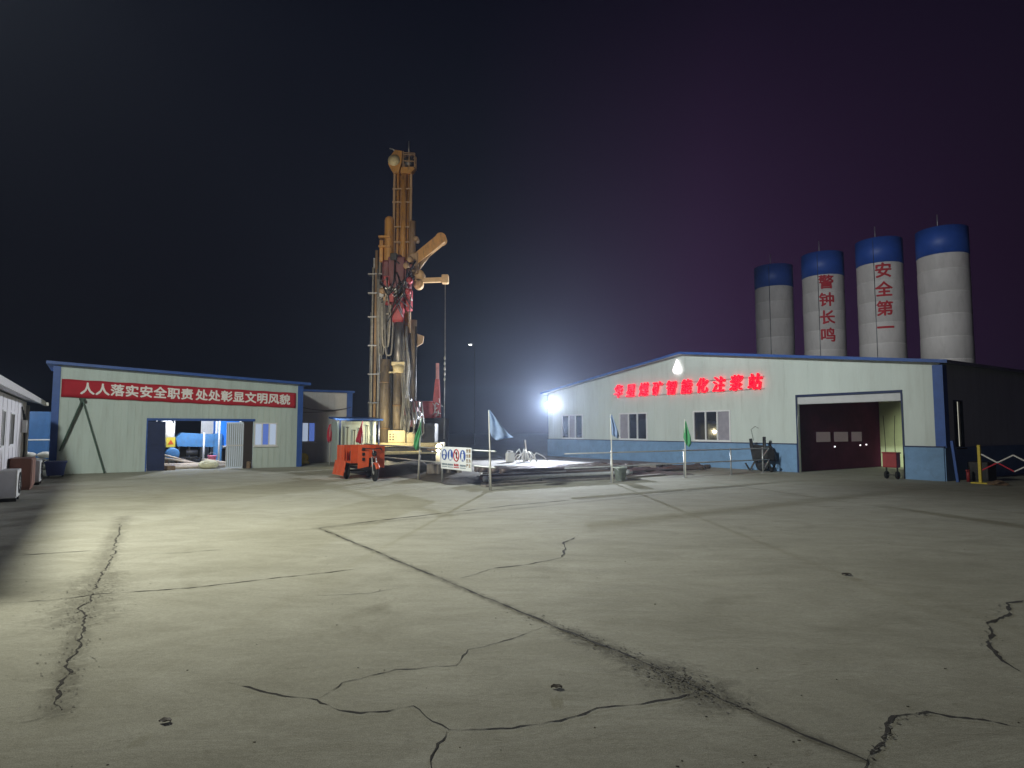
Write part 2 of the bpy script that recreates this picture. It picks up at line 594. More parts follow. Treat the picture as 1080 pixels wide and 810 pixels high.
crack(ck, [(487, 610), (520, 600), (560, 595), (592, 588), (598, 578), (595, 572), (610, 565)], 0.03, 0.02)
crack(ck, [(1082, 632), (1062, 636), (1068, 648), (1042, 657), (1047, 668), (1043, 682), (1055, 695), (1074, 708)], 0.034, 0.012, step=0.05)
crack(ck, [(1085, 768), (1020, 758), (980, 752), (945, 757), (938, 765), (936, 780), (915, 800), (910, 812)], 0.024, 0.012, step=0.04)
crack(ck, [(330, 629), (390, 626), (432, 618)], 0.01, 0.02)
crack(ck, [(128, 552), (118, 585), (100, 620), (88, 640), (80, 690), (62, 748)], 0.02, 0.025, step=0.05)
crack(ck, [(10, 766), (45, 758), (75, 740)], 0.008, 0.02, step=0.05)
tag(ck.build('pavement_crack', M['crack']), kind='structure')
# crumbled edges: ragged flakes scattered along the two broken joints
fl = MB()
for path, n, spread in (([(128, 560), (118, 585), (100, 620), (88, 640), (80, 690), (62, 748)], 620, 0.085),
                        ([(560, 651), (660, 691), (700, 710), (755, 736), (790, 751)], 420, 0.06),
                        ([(95, 612), (88, 640), (84, 660)], 260, 0.16),
                        ([(690, 705), (720, 720), (745, 733)], 240, 0.10),
                        ([(915, 800), (936, 780), (940, 760), (980, 752)], 80, 0.02),
                        ([(1062, 636), (1042, 657), (1043, 682), (1060, 698)], 80, 0.035)):
    pts = [ground_pt(*p) for p in path]
    seg = [(pts[i], pts[i + 1]) for i in range(len(pts) - 1)]
    wts = [(b - a).length for a, b in seg]
    for _ in range(n):
        a, b = random.choices(seg, wts)[0]
        c = a.lerp(b, random.random()) + Vector((random.gauss(0, spread), random.gauss(0, spread), 0))
        s = random.uniform(0.003, 0.012)
        k = random.randint(4, 6)
        off = random.uniform(0, 6.28)
        fl.bm.faces.new([fl.bm.verts.new((c.x + math.cos(off + 6.283 * i / k) * s * random.uniform(.4, 1.2),
                                          c.y + math.sin(off + 6.283 * i / k) * s * random.uniform(.4, 1.2), 0.006)) for i in range(k)])
tag(fl.build('crumbled_concrete', M['stain']), kind='structure')
# grit and small stones over the yard
gr = MB()
for _ in range(170):
    Y = 2.2 + 16 * random.random() ** 1.6
    X = random.uniform(-0.85, 0.85) * Y
    s = random.uniform(0.002, 0.006)
    gr.blob((X, Y, s * 0.4), (s * random.uniform(.8, 1.8), s, s * 0.6), 1, 0.25)
tag(gr.build('grit', M['stain']), kind='stuff')
for (x, y), lab in (((587, 727), 'dry curled leaf lying alone on the concrete in the middle foreground'),
                    ((174, 763), 'dark crumpled leaf on the concrete near the front left'),
                    ((893, 607), 'small dark scrap of litter on the empty right half of the yard')):
    p = ground_pt(x, y)
    lf = MB()
    s = 0.0045 * p.y + 0.012
    lf.sheet([[(p.x + s * (i - 2) * 0.6, p.y + s * (j - 1) * (1 - abs(i - 2) / 2.6), 0.008 + 0.012 * abs(j - 1) + 0.006 * (i % 2)) for i in range(5)] for j in range(3)])
    tag(lf.build('litter_leaf', M['mud']), lab, 'leaf')


# ------------------------------------------------------------------ wall builder
def wall(mb, axis, off, thick, x0, x1, ztop, holes, rib=None, z0=0.0, side=-1):
    """boxes of a wall along local axis ('x' or 'y') with rectangular holes;
    ztop(x) gives the top; ribs stand proud on one side"""
    cuts = sorted({x0, x1, *[h[0] for h in holes], *[h[1] for h in holes]})

    def P(x, d, z):
        return (x, d, z) if axis == 'x' else (d, x, z)

    def piece(xa, xb, za, zfa, zfb):
        poly = [P(xa, off, za), P(xb, off, za), P(xb, off, zfb), P(xa, off, zfa)]
        ext = P(0, thick, 0)
        mb.prism(poly, ext)

    for i in range(len(cuts) - 1):
        xa, xb = cuts[i], cuts[i + 1]
        mid = (xa + xb) / 2
        hs = sorted([h for h in holes if h[0] < mid < h[1]], key=lambda h: h[2])
        z = z0
        for h in hs:
            if h[2] > z + 1e-4:
                piece(xa, xb, z, h[2], h[2])
            z = h[3]
        # split at a peak
        sub = [xa, xb]
        if rib and 'peak' in rib and xa < rib['peak'] < xb:
            sub = [xa, rib['peak'], xb]
        for k in range(len(sub) - 1):
            piece(sub[k], sub[k + 1], z, ztop(sub[k]), ztop(sub[k + 1]))
    if rib and rib.get('step'):
        x = x0 + rib['step'] * 0.5
        while x < x1 - 0.03:
            z = rib.get('z0', z0) + 0.01
            hs = sorted([h for h in holes if h[0] - 0.04 < x < h[1] + 0.04], key=lambda h: h[2])
            spans = []
            for h in hs:
                if h[2] > z:
                    spans.append((z, h[2] - 0.05))
                z = max(z, h[3] + 0.05)
            spans.append((z, ztop(x) - 0.02))
            for za, zb in spans:
                if zb - za > 0.05:
                    w = rib['w'] * random.uniform(0.85, 1.15)
                    d0 = off + (side * rib['d'] if side < 0 else thick)
                    d1 = off + (0 if side < 0 else thick + rib['d'])
                    lo = P(x - w / 2, min(d0, d1), za)
                    hi = P(x + w / 2, max(d0, d1), zb)
                    mb.box([min(lo[i], hi[i]) for i in range(3)], [max(lo[i], hi[i]) for i in range(3)])
            x += rib['step']


def window(parent, axis, off, x0, x1, z0, z1, panes, face=-1, fm=None, pm=None, depth=0.07, mid=True, bar=0.045):
    """frame + one pane mesh per sash, set in a wall hole"""
    fm = fm or M['frame']
    f = MB()

    def P(x, d, z):
        return (x, d, z) if axis == 'x' else (d, x, z)

    def bx(mb, xa, xb, za, zb, da, db):
        lo, hi = P(xa, da, za), P(xb, db, zb)
        mb.box([min(lo[i], hi[i]) for i in range(3)], [max(lo[i], hi[i]) for i in range(3)])

    d0, d1 = off - 0.02, off + depth
    bx(f, x0, x1, z1 - bar, z1, d0, d1)
    bx(f, x0, x1, z0, z0 + bar, d0, d1)
    bx(f, x0, x0 + bar, z0 + bar, z1 - bar, d0, d1)
    bx(f, x1 - bar, x1, z0 + bar, z1 - bar, d0, d1)
    n = len(panes)
    w = (x1 - x0 - 2 * bar) / n
    for i in range(1, n):
        xx = x0 + bar + w * i
        bx(f, xx - bar / 2, xx + bar / 2, z0 + bar, z1 - bar, d0 + 0.006, d1 - 0.006)
    fo = f.build('window', fm, parent)
    for i in range(n):
        p = MB()
        xa = x0 + bar + w * i + (bar / 2 if i else 0) + 0.002
        xb = x0 + bar + w * (i + 1) - (bar / 2 if i < n - 1 else 0) - 0.002
        bx(p, xa, xb, z0 + bar + 0.002, z1 - bar - 0.002, off + 0.030, off + 0.042)
        p.build('pane', panes[i], fo)
    s = MB()
    bx(s, x0 - 0.04, x1 + 0.04, z0 - 0.05, z0 - 0.003, off - 0.07, off - 0.003)
    s.build('sill', fm, fo)
    return fo


# ------------------------------------------------------------------ left shed (gate and red banner)
LB = thing('gate_shed', 'pale corrugated shed with blue trim, open gate and red slogan banner', 'shed', G(-1.2, 28.65))
LW, LD = 8.85, 3.2


def ltop(x):
    return 4.05 - 0.0445 * x


w = MB()
GATE = (2.98, 6.88, -1, 2.0)
LWIN = (6.95, 7.90, 0.95, 1.94)
wall(w, 'x', 0, 0.09, 0, LW, ltop, [(2.98, 6.92, -0.5, 2.0), LWIN], dict(step=0.24, w=0.030, d=0.022))
wall(w, 'y', LW - 0.09, 0.09, 0.092, LD, lambda y: ltop(LW), [], None)
wall(w, 'y', 0.0, 0.09, 0.092, LD, lambda y: ltop(0.1), [], None)
w.build('wall', M['panel'], LB)
t = MB()
t.box((-0.13, -0.05, 0), (0.10, -0.003, 4.0))
t.build('corner_trim', M['blue'], LB)
t = MB()
t.box((LW - 0.10, -0.05, 0), (LW + 0.13, -0.003, 3.62))
t.build('corner_trim', M['blue'], LB)
t = MB()
t.prism([(-0.35, -0.22, ltop(-0.35) + 0.004), (LW + 0.42, -0.22, ltop(LW + 0.42) + 0.004),
         (LW + 0.42, -0.22, ltop(LW + 0.42) + 0.11), (-0.35, -0.22, ltop(-0.35) + 0.11)], (0, LD + 0.4, 0))
t.build('roof', M['blue'], LB)
t = MB()
t.box((2.93, -0.045, 2.002), (6.97, 0.12, 2.10))
t.box((2.93, -0.045, 0), (2.978, 0.12, 2.0))
t.build('gate_frame', M['blue'], LB)
# dark blue leaf folded against the left of the opening
d = MB()
d.box((2.99, -0.03, 0.02), (3.60, 0.02, 1.97), 0.008)
d.box((3.05, -0.042, 0.15), (3.54, -0.031, 0.95), 0.004)
d.box((3.05, -0.042, 1.05), (3.54, -0.031, 1.85), 0.004)
d.build('dark_blue_leaf', M['navy'], LB)
# white ribbed leaf at the right
d = MB()
d.box((5.86, 0.02, 0.04), (6.52, 0.05, 1.96))
for i in range(8):
    x = 5.90 + i * 0.082
    d.box((x, -0.004, 0.10), (x + 0.05, 0.018, 0.93))
    d.box((x, -0.004, 1.03), (x + 0.05, 0.018, 1.90))
dl = d.build('ribbed_white_leaf', mat('cool_white_leaf', (0.72, 0.80, 0.92), 0.45, 0, 0.04, 3), LB)
d = MB()
for i in range(9):
    d.box((5.883 + i * 0.082, 0.008, 0.10), (5.897 + i * 0.082, 0.019, 1.90))
d.build('leaf_groove_shade', M['gunmetal'], dl)  # dark strips put shade into the gaps between the white ribs
d = MB()
d.box((5.86, -0.02, 0.955), (6.52, 0.016, 1.005))
d.box((5.86, -0.02, 0.04), (5.88, 0.016, 0.95))
d.build('leaf_rail', M['frame'], dl)
d = MB()
d.box((6.54, 0.01, 0.0), (6.90, 0.06, 1.97))
d.build('dark_brown_leaf', mat('dark_brown_door', (0.03, 0.022, 0.022), 0.6, 0, 0.2, 3), LB)
window(LB, 'x', 0.0, LWIN[0] + 0.005, LWIN[1] - 0.005, LWIN[2], LWIN[3], [E['cool'], E['bluewin'], E['cool']])
# banner
BS = -0.0300
ban = MB()
bx0, bx1 = 0.14, 8.66
ban.sheet([[(bx0 + (bx1 - bx0) * i / 60, -0.055 - 0.006 * math.sin(i * 1.3) * (j % 2), 2.86 + 0.67 * j / 4 + BS * (bx1 - bx0) * i / 60 + (0.008 * math.sin(i * 0.9) if j in (0, 4) else 0)) for i in range(61)] for j in range(5)])
bo = ban.build('slogan_banner', M['red'])
bo.location = G(-1.2, 28.65)
bo.rotation_euler = (0, 0, ANG)
md = bo.modifiers.new('thick', 'SOLIDIFY')
md.thickness = 0.006
tag(bo, 'long red cloth banner with a white slogan strung across the gate shed', 'banner')
sl = BS
text('slogan_lettering', '人人落实安全职责', 0.47, M['lettering'], bo, T(2.63, -0.073, 3.105) @ FRONT, 0.014, 0.003, spacing=1.05,
     fn=lambda c: Vector((c.x, c.y + sl * c.x, c.z)))
text('slogan_lettering', '处处彰显文明风貌', 0.47, M['lettering'], bo, T(6.52, -0.073, 2.988) @ FRONT, 0.014, 0.003, spacing=1.02,
     fn=lambda c: Vector((c.x, c.y + sl * c.x, c.z)))
# dark green folding ladder leaning in front of the wall
ld = thing('folding_ladder', 'dark green folding ladder opened like an A against the pale shed wall', 'ladder', G(-1.2, 28.45))
apex = Vector((0.80, 0.0, 2.78))
for foot in (Vector((0.18, 0.06, 0.86)), Vector((1.60, -0.12, 0.0))):
    f = MB()
    dv = (foot - apex).normalized()
    nn = dv.cross(Vector((0, 1, 0))).normalized()
    f.bar(apex + Vector((0, -0.05, 0)), foot + Vector((0, -0.05, 0)), 0.05, 0.09, (0, 1, 0))
    f.bar(apex + Vector((0, 0.10, 0)), foot + Vector((0, 0.10, 0)), 0.05, 0.05, (0, 1, 0))
    L = (foot - apex).length
    k = 0.25
    while k < L - 0.1:
        p = apex + dv * k
        f.tube([p + Vector((0, -0.05, 0)), p + Vector((0, 0.10, 0))], 0.022, 8)
        k += 0.28
    f.build('ladder_leg', M['green'], ld)
f = MB()
f.box((0.70, -0.09, 2.74), (0.90, 0.13, 2.83), 0.02)
f.build('hinge', M['green'], ld)

# ------------------------------------------------------------------ yard seen through the gate
YB = 33.6
bag = thing('bulk_bag', 'big white bulk bag hanging on a frame just inside the gate', 'bag', G(2.75, YB - 1.0))
f = MB()
f.blob((0, 0, 1.55), (0.36, 0.32, 0.62), 3, 0.05)
f.build('sack', M['sack'], bag)
f = MB()
for sx in (-0.36, 0.36):
    f.bar((sx, 0.30, 0), (sx, 0.30, 2.3), 0.05, 0.05)
f.bar((-0.36, 0.3, 2.28), (0.36, 0.3, 2.28), 0.05, 0.05)
f.bar((-0.36, 0.3, 0.85), (0.36, 0.3, 0.85), 0.05, 0.05)
f.build('frame', M['galv'], bag)
for i, (ax, lab) in enumerate(((2.52, 'yellow warning plate left of its twin under the bulk bag'), (2.92, 'yellow warning plate with orange triangle under the bulk bag'))):
    ws = thing('warning_sign', lab, 'sign', G(ax, YB - 1.42, 0.86), ANG, 'warning plates in the yard')
    f = MB()
    f.box((-0.18, 0, 0), (0.18, 0.02, 0.44))
    f.build('plate', M['yellow'], ws)
    f = MB()
    f.prism([(-0.12, -0.006, 0.12), (0.12, -0.006, 0.12), (0, -0.006, 0.34)], (0, 0.003, 0))
    f.build('triangle', M['orange'] if i else M['dark'], ws)
    f = MB()
    f.bar((0, 0.035, -0.86), (0, 0.035, 0.3), 0.03, 0.025)
    f.build('stake', M['galv'], ws)
dr = thing('steel_drum', 'blue steel drum lying on its side inside the gate', 'drum', G(3.0, YB - 1.75))
f = MB()
f.lathe([(0.05, -0.40), (0.24, -0.40), (0.27, -0.38), (0.27, -0.15), (0.285, -0.13), (0.27, -0.11), (0.27, 0.11), (0.285, 0.13), (0.27, 0.15), (0.27, 0.40), (0.05, 0.40)], (0, 0.4, 0.55), 24, 'y')
f.build('shell', M['mblue'], dr)
f = MB()
f.box((-0.25, 0.1, 0.0), (-0.18, 0.7, 0.34))
f.box((0.18, 0.1, 0.0), (0.25, 0.7, 0.34))
f.build('cradle', M['timber'], dr)
mx = thing('mixing_tank', 'blue mixing tank on a dark steel stand behind the gate', 'machine', G(3.35, YB))
f = MB()
f.prism([(0, 0, 0.85), (1.55, 0, 0.80), (1.55, 0, 1.42), (0.15, 0, 1.50), (-0.1, 0, 1.25)], (0, 0.9, 0))
f.build('tank', M['mblue'], mx)
f = MB()
for x in (0.05, 0.5, 1.0, 1.5):
    f.bar((x, 0.05, 0), (x, 0.05, 0.84), 0.07, 0.07)
    f.bar((x, 0.85, 0), (x, 0.85, 0.84), 0.07, 0.07)
f.bar((0, 0.05, 0.3), (1.55, 0.05, 0.3), 0.06, 0.06)
f.build('stand', M['dark'], mx)
f = MB()
f.lathe([(0.14, 0), (0.17, 0.03), (0.17, 0.5), (0.1, 0.55)], (0.35, 0.15, 0.52), 16, 'x')
f.box((0.2, -0.05, 0.06), (0.95, 0.3, 0.22), 0.02)
f.build('motor', M['dark'], mx)
f = MB()
f.bar((1.7, 0.1, 0), (1.7, 0.1, 1.45), 0.45, 0.10)
f.build('chute', M['mblue'], mx)
bw = thing('partition_panel', 'white ribbed panel standing behind the blue mixing tank', 'panel', G(4.55, YB + 1.8))
f = MB()
f.box((0, 0, 0), (1.55, 0.04, 2.6))
for i in range(12):
    f.box((0.04 + i * 0.125, -0.02, 0.02), (0.10 + i * 0.125, -0.002, 2.58))
f.build('sheet', M['white'], bw)
bb = thing('blue_container', 'vivid blue panelled container with white edges beyond the gate', 'container', G(4.98, YB + 0.2))
f = MB()
f.box((0.04, 0, 0.86), (1.14, 0.9, 2.32))
f.build('body', M['sblue'], bb)
f = MB()
f.box((0, -0.03, 0.78), (0.10, 0.0, 2.4))
f.box((1.10, -0.03, 0.78), (1.2, 0.0, 2.4))
f.box((0.10, -0.03, 0.78), (1.10, 0.0, 0.86))
f.build('edge_frame', M['white'], bb)
f = MB()
for x in (0.06, 1.12):
    for y in (0.06, 0.84):
        f.bar((x, y, 0), (x, y, 0.78), 0.09, 0.09)
f.box((0.2, 0.3, 0.03), (1.0, 0.8, 0.7), 0.03)
f.build('stand', M['dark'], bb)
for i, (px, lab) in enumerate(((215, 'white steel post in front of the blue mixing tank'), (231, 'white steel post in front of the vivid blue container'))):
    r = sight(px, 470)
    aa = (r.x * CA + r.y * SA) / (-r.x * SA + r.y * CA) * (YB - 0.9)
    f = MB()
    f.tube([(0, 0, 0), (0, 0, 1.5 if i == 0 else 2.3)], 0.045, 10)
    f.box((-0.09, -0.09, 0), (0.09, 0.09, 0.03))
    o = f.build('steel_post', M['white'])
    o.location = G(aa, YB - 0.9)
    tag(o, lab, 'post', 'white posts in the yard')
pk = thing('bucket', 'pink plastic bucket tipped beside the pipes in the yard', 'bucket', G(4.62, YB - 1.6))
f = MB()
f.lathe([(0.13, 0), (0.19, 0.42), (0.20, 0.42), (0.20, 0.45), (0.17, 0.45), (0.12, 0.04), (0.02, 0.04)], (0, 0, 0), 18)
f.build('body', M['pink'], pk)
f = MB()
f.tube([(-0.19, 0, 0.42)] + [(-0.19 * math.cos(R(k)), -0.05, 0.42 + 0.16 * math.sin(R(k))) for k in range(20, 180, 20)] + [(0.19, 0, 0.42)], 0.008, 6)
f.build('handle', M['galv'], pk)
# pipes and timbers lying across the opening
pip = [(29.5, 2.0, 5.3, 0.06), (29.9, 2.1, 4.6, 0.075), (30.3, 2.0, 6.0, 0.06), (30.9, 2.2, 5.2, 0.085), (31.3, 2.1, 6.2, 0.06), (31.8, 2.2, 5.0, 0.07)]
plabs = ['thin pale pipe nearest the gate line in the yard', 'pale pipe second from the gate line in the yard', 'long pale pipe in the middle of the yard floor',
         'thickest pale pipe lying on the yard floor', 'long thin pipe behind the thickest pipe in the yard', 'short pipe farthest back on the yard floor']
for (pb, a0, a1, rr), lab in zip(pip, plabs):
    f = MB()
    f.tube([(0, 0, rr), (a1 - a0, random.uniform(-0.15, 0.15), rr + 0.02)], rr, 12)
    o = f.build('steel_pipe', M['pipe'])
    o.location = G(a0, pb)
    o.rotation_euler = (0, 0, ANG)
    tag(o, lab, 'pipe', 'pale pipes on the yard floor')
for i, (aa, bb_, L, an, tilt, lab) in enumerate(((2.3, 31.2, 2.0, 0.25, 0.30, 'pale rod propped steeply below the yellow warning plates'), (2.5, 31.0, 1.9, 0.05, 0.20, 'pale rod propped low below the yellow warning plates'),
                                             (4.2, 31.5, 1.6, -0.4, 0.16, 'rusty rod sloping beside the pink bucket'))):
    f = MB()
    f.tube([(0, 0, L * math.sin(tilt) + 0.05), (L * math.cos(tilt), 0, 0.05)], 0.04, 8)
    o = f.build('steel_rod', M['pipe'])
    o.location = G(aa, bb_)
    o.rotation_euler = (0, 0, ANG + an)
    tag(o, lab, 'rod')
HC = thing('hose_coil', 'loose coil of black hose on the yard floor in front of the tank motor', 'hose', G(3.6, 31.9))
f = MB()
f.tube([(0.34 * (1 + 0.05 * math.sin(k * 2.1)) * math.cos(k * 0.4), 0.34 * math.sin(k * 0.4), 0.04 + 0.006 * k + 0.01 * math.sin(k)) for k in range(64)], 0.025, 7)
f.build('coil', M['black'], HC)
f = MB()
f.tube([(0.34, 0, 0.05), (0.7, 0.2, 0.04), (1.3, -0.1, 0.04), (1.8, 0.15, 0.04)], 0.025, 7)
f.build('loose_end', M['black'], HC)
f = MB()
f.blob((0, 0, 0.16), (0.42, 0.28, 0.20), 3, 0.06, 0.0)
o = f.build('sandbag', M['ysack'])
o.location = G(4.1, 29.35)
tag(o, 'cream woven sandbag slumped among the pipes inside the gate', 'sandbag')
f = MB()
f.box((0, 0, 0.0), (0.9, 0.22, 0.18), 0.015)
o = f.build('timber_block', M['timber'])
o.location = G(1.95, 28.95)
o.rotation_euler = (0, 0, ANG + 0.12)
tag(o, 'brown timber block lying beside the dark blue gate leaf', 'timber')
f = MB()
f.box((0, -0.06, 0.005), (0.14, 0.06, 0.30), 0.02)
o = f.build('door_stop_stone', M['timber'])
o.location = G(5.45, 28.4)
tag(o, 'small dark block holding the brown gate leaf', 'block')

# ------------------------------------------------------------------ second shed behind, right of the gate shed
SB = thing('store_shed', 'brownish flat roofed store with a blue lit window behind the gate shed', 'shed', G(7.4, 31.85))
w = MB()
wall(w, 'x', 0, 0.09, 0, 3.62, lambda x: 3.55, [(1.22, 1.92, 1.02, 2.02)], dict(step=0.3, w=0.02, d=0.01))
wall(w, 'y', 3.53, 0.09, 0.092, 4.0, lambda y: 3.55, [], None)
wall(w, 'y', 0.0, 0.09, 0.092, 4.0, lambda y: 3.55, [], None)
w.build('wall', M['palegrey'], SB)
f = MB()
f.box((-0.05, -0.08, 3.554), (3.9, 4.1, 3.66))
f.build('roof', M['blue'], SB)
f = MB()
f.box((3.50, -0.06, 0), (3.78, -0.003, 3.55))
f.build('corner_trim', M['blue'], SB)
window(SB, 'x', 0.0, 1.225, 1.915, 1.02, 2.02, [E['cool'], E['bluewin']])
f = MB()
f.tube([(1.0 + i * 0.3, -0.08, 2.62 + 0.18 * ((i - 4.5) / 4.5) ** 2) for i in range(10)], 0.012, 5)
f.tube([(1.0 + i * 0.3, -0.06, 2.42 + 0.1 * ((i - 4.5) / 4.5) ** 2 + 0.03 * i) for i in range(10)], 0.010, 5)
f.build('cable', M['black'], SB)
ys = thing('yellow_valve', 'small yellow valve wheel on the ground by the gate shed corner', 'valve', G(8.3, 30.2))
f = MB()
f.lathe([(0.20, -0.03), (0.24, 0), (0.20, 0.03)], (0, 0, 0.30), 20, 'y')
f.build('wheel', M['yellow'], ys)
f = MB()
f.tube([(0, 0, 0), (0, 0, 0.35)], 0.06, 10)
f.tube([(-0.25, 0, 0.08), (0.25, 0, 0.08)], 0.07, 10)
f.build('body', M['yellow'], ys)

# ------------------------------------------------------------------ tool booth
BO = thing('tool_booth', 'small white booth with blue roof and dark tools hanging on its front', 'booth', G(9.1, 27.7))
f = MB()
f.box((0.10, 0.12, 0.25), (1.78, 0.18, 2.02))
f.box((0.02, 0.185, 0.25), (0.10, 0.9, 2.02))
f.box((1.78, 0.185, 0.25), (1.86, 0.9, 2.02))
f.box((0.02, 0.12, 0.18), (1.86, 0.9, 0.247))
f.build('panel', M['panel'], BO)
f = MB()
f.prism([(-0.12, -0.28, 2.06), (-0.12, 1.0, 2.16), (-0.12, 1.0, 2.24), (-0.12, -0.28, 2.14)], (2.14, 0, 0))
f.build('roof', M['blue'], BO)
for x in (0.0, 1.82):
    f = MB()
    f.bar((x + 0.03, -0.2, 0), (x + 0.03, -0.2, 2.06), 0.06, 0.06)
    f.build('post', M['navy'], BO)
tools = [(0.45, 0.55, 0.13, 'black fire shovel hanging first from the left in the tool booth'), (0.78, 0.42, 0.11, 'black pick with curved head hanging in the tool booth'),
         (1.05, 0.5, 0.10, 'black spade hanging right of the pick in the tool booth'), (1.40, 0.62, 0.16, 'broad black shovel hanging at the right of the tool booth')]
for tx, zb, bw_, lab in tools:
    tl = thing('hanging_tool', lab, 'tool', G(9.1 + tx, 27.7, zb), ANG, 'tools in the booth')
    f = MB()
    f.tube([(0, 0.07, 0.35), (0, 0.07, 1.18)], 0.018, 8)
    f.tube([(-0.06, 0.07, 1.2), (0.06, 0.07, 1.2)], 0.018, 8)
    f.build('handle', M['black'], tl)
    f = MB()
    f.prism([(-bw_, 0.05, 0.38), (bw_, 0.05, 0.38), (bw_ * 0.9, 0.05, 0.12), (0, 0.05, 0.0), (-bw_ * 0.9, 0.05, 0.12)], (0, 0.03, 0))
    f.build('blade', M['black'], tl)


# ------------------------------------------------------------------ flags
def flag(a, b, h, pts, material, label, name='flag', lean=(0, 0)):
    """pts: (dx, z) outline rows of the pennant: (z, x0, x1)"""
    t = thing(name, label, 'flag', G(a, b), 0.0, 'pennants on the yard fence')
    f = MB()
    f.tube([(0, 0, 0), (lean[0] * 0.5, lean[1] * 0.5, h * 0.5), (lean[0], lean[1], h)], [0.022, 0.019, 0.014], 8)
    f.build('pole', M['pole'], t)
    f = MB()
    rows = []
    n = 21
    for k, (z, x0, x1) in enumerate(pts):
        lx = lean[0] * z / h
        row = []
        for j in range(n):
            s = j / (n - 1)
            row.append((lx + x0 + (x1 - x0) * s, lean[1] * z / h + 0.07 * math.sin(s * 11 + k * 1.3) * (0.35 + s), z - 0.03 * math.sin(s * 5 + k)))
        rows.append(row)
    f.sheet(rows)
    o = f.build('cloth', material, t)
    m = o.modifiers.new('thick', 'SOLIDIFY')
    m.thickness = 0.004
    return t


flag(9.05, 14.6, 2.18, [(2.16, 0.01, 0.03), (1.95, 0.01, 0.20), (1.75, 0.01, 0.36), (1.58, 0.02, 0.52), (1.45, 0.05, 0.66), (1.38, 0.10, 0.30)], M['bflag'],
     'pale blue pennant flying from the tall pole at the fence corner', lean=(-0.07, 0))
flag(8.95, 19.0, 2.05, [(2.0, 0.0, 0.02), (1.75, -0.06, 0.02), (1.5, -0.16, 0.03), (1.25, -0.20, 0.02), (1.08, -0.20, 0.0), (1.0, -0.17, -0.05)], M['gflag'],
     'bright green pennant hanging limp on the fence left of the safety board', lean=(0.08, 0))
flag(13.5, 14.6, 2.12, [(2.08, -0.02, 0.03), (1.85, 0.0, 0.13), (1.65, 0.02, 0.22), (1.5, 0.02, 0.26), (1.4, 0.1, 0.22)], M['bflag'],
     'blue pennant drooping in front of the middle window of the white shed', lean=(-0.05, 0))
flag(16.85, 14.6, 2.0, [(1.9, 0.0, 0.02), (1.65, -0.03, 0.10), (1.4, -0.05, 0.22), (1.2, 0.0, 0.24), (1.08, 0.05, 0.14)], M['gflag'],
     'dull green pennant hanging below the big right window of the white shed')
flag(9.22, 29.2, 1.95, [(1.9, -0.05, 0.06), (1.6, -0.14, 0.07), (1.35, -0.15, 0.10), (1.15, -0.12, 0.06), (1.05, -0.1, 0.0)], M['rflag'],
     'red pennant on a thin pole left of the tool booth')
flag(9.0, 24.4, 2.0, [(1.95, 0.0, 0.02), (1.7, -0.12, 0.02), (1.45, -0.2, 0.03), (1.2, -0.25, 0.03), (1.1, -0.22, 0.03)], M['rflag'],
     'bright red pennant hanging in front of the tool booth behind the tricycle')

# ------------------------------------------------------------------ pipe fence round the drilling pad
fr = thing('pipe_fence', 'galvanised two rail pipe fence running right towards the white shed', 'fence', G(9.05, 14.6))
for x in (4.45, 7.8, 10.3, 12.2):
    f = MB()
    f.tube([(x, 0.06, 0), (x, 0.06, 0.98)], 0.026, 8)
    f.box((x - 0.06, 0.0, 0), (x + 0.06, 0.12, 0.012))
    f.build('post', M['galv'], fr)
for z in (0.93, 0.50):
    f = MB()
    f.tube([(2.6, 0.06, z), (12.6, 0.06, z)], 0.021, 8)
    f.build('rail', M['galv'], fr)
f = MB()
f.bar((12.6, 0.06, 0.93), (12.25, 0.06, 0.66), 0.03, 0.03)
f.bar((12.6, 0.06, 0.50), (12.25, 0.06, 0.12), 0.03, 0.03)
f.build('brace', M['galv'], fr)
fl_ = thing('pipe_fence', 'galvanised pipe fence carrying the safety board beside the drilling rig', 'fence', G(9.0, 14.62))
for y in (0.05, 2.85, 4.5, 8.4):
    f = MB()
    f.tube([(0.05, y, 0), (0.05, y, 1.08)], 0.026, 8)
    f.build('post', M['galv'], fl_)
for z in (1.06, 0.62):
    f = MB()
    f.tube([(0.05, -0.25, z), (0.05, 8.9, z)], 0.024, 8)
    f.build('rail', M['galv'], fl_)
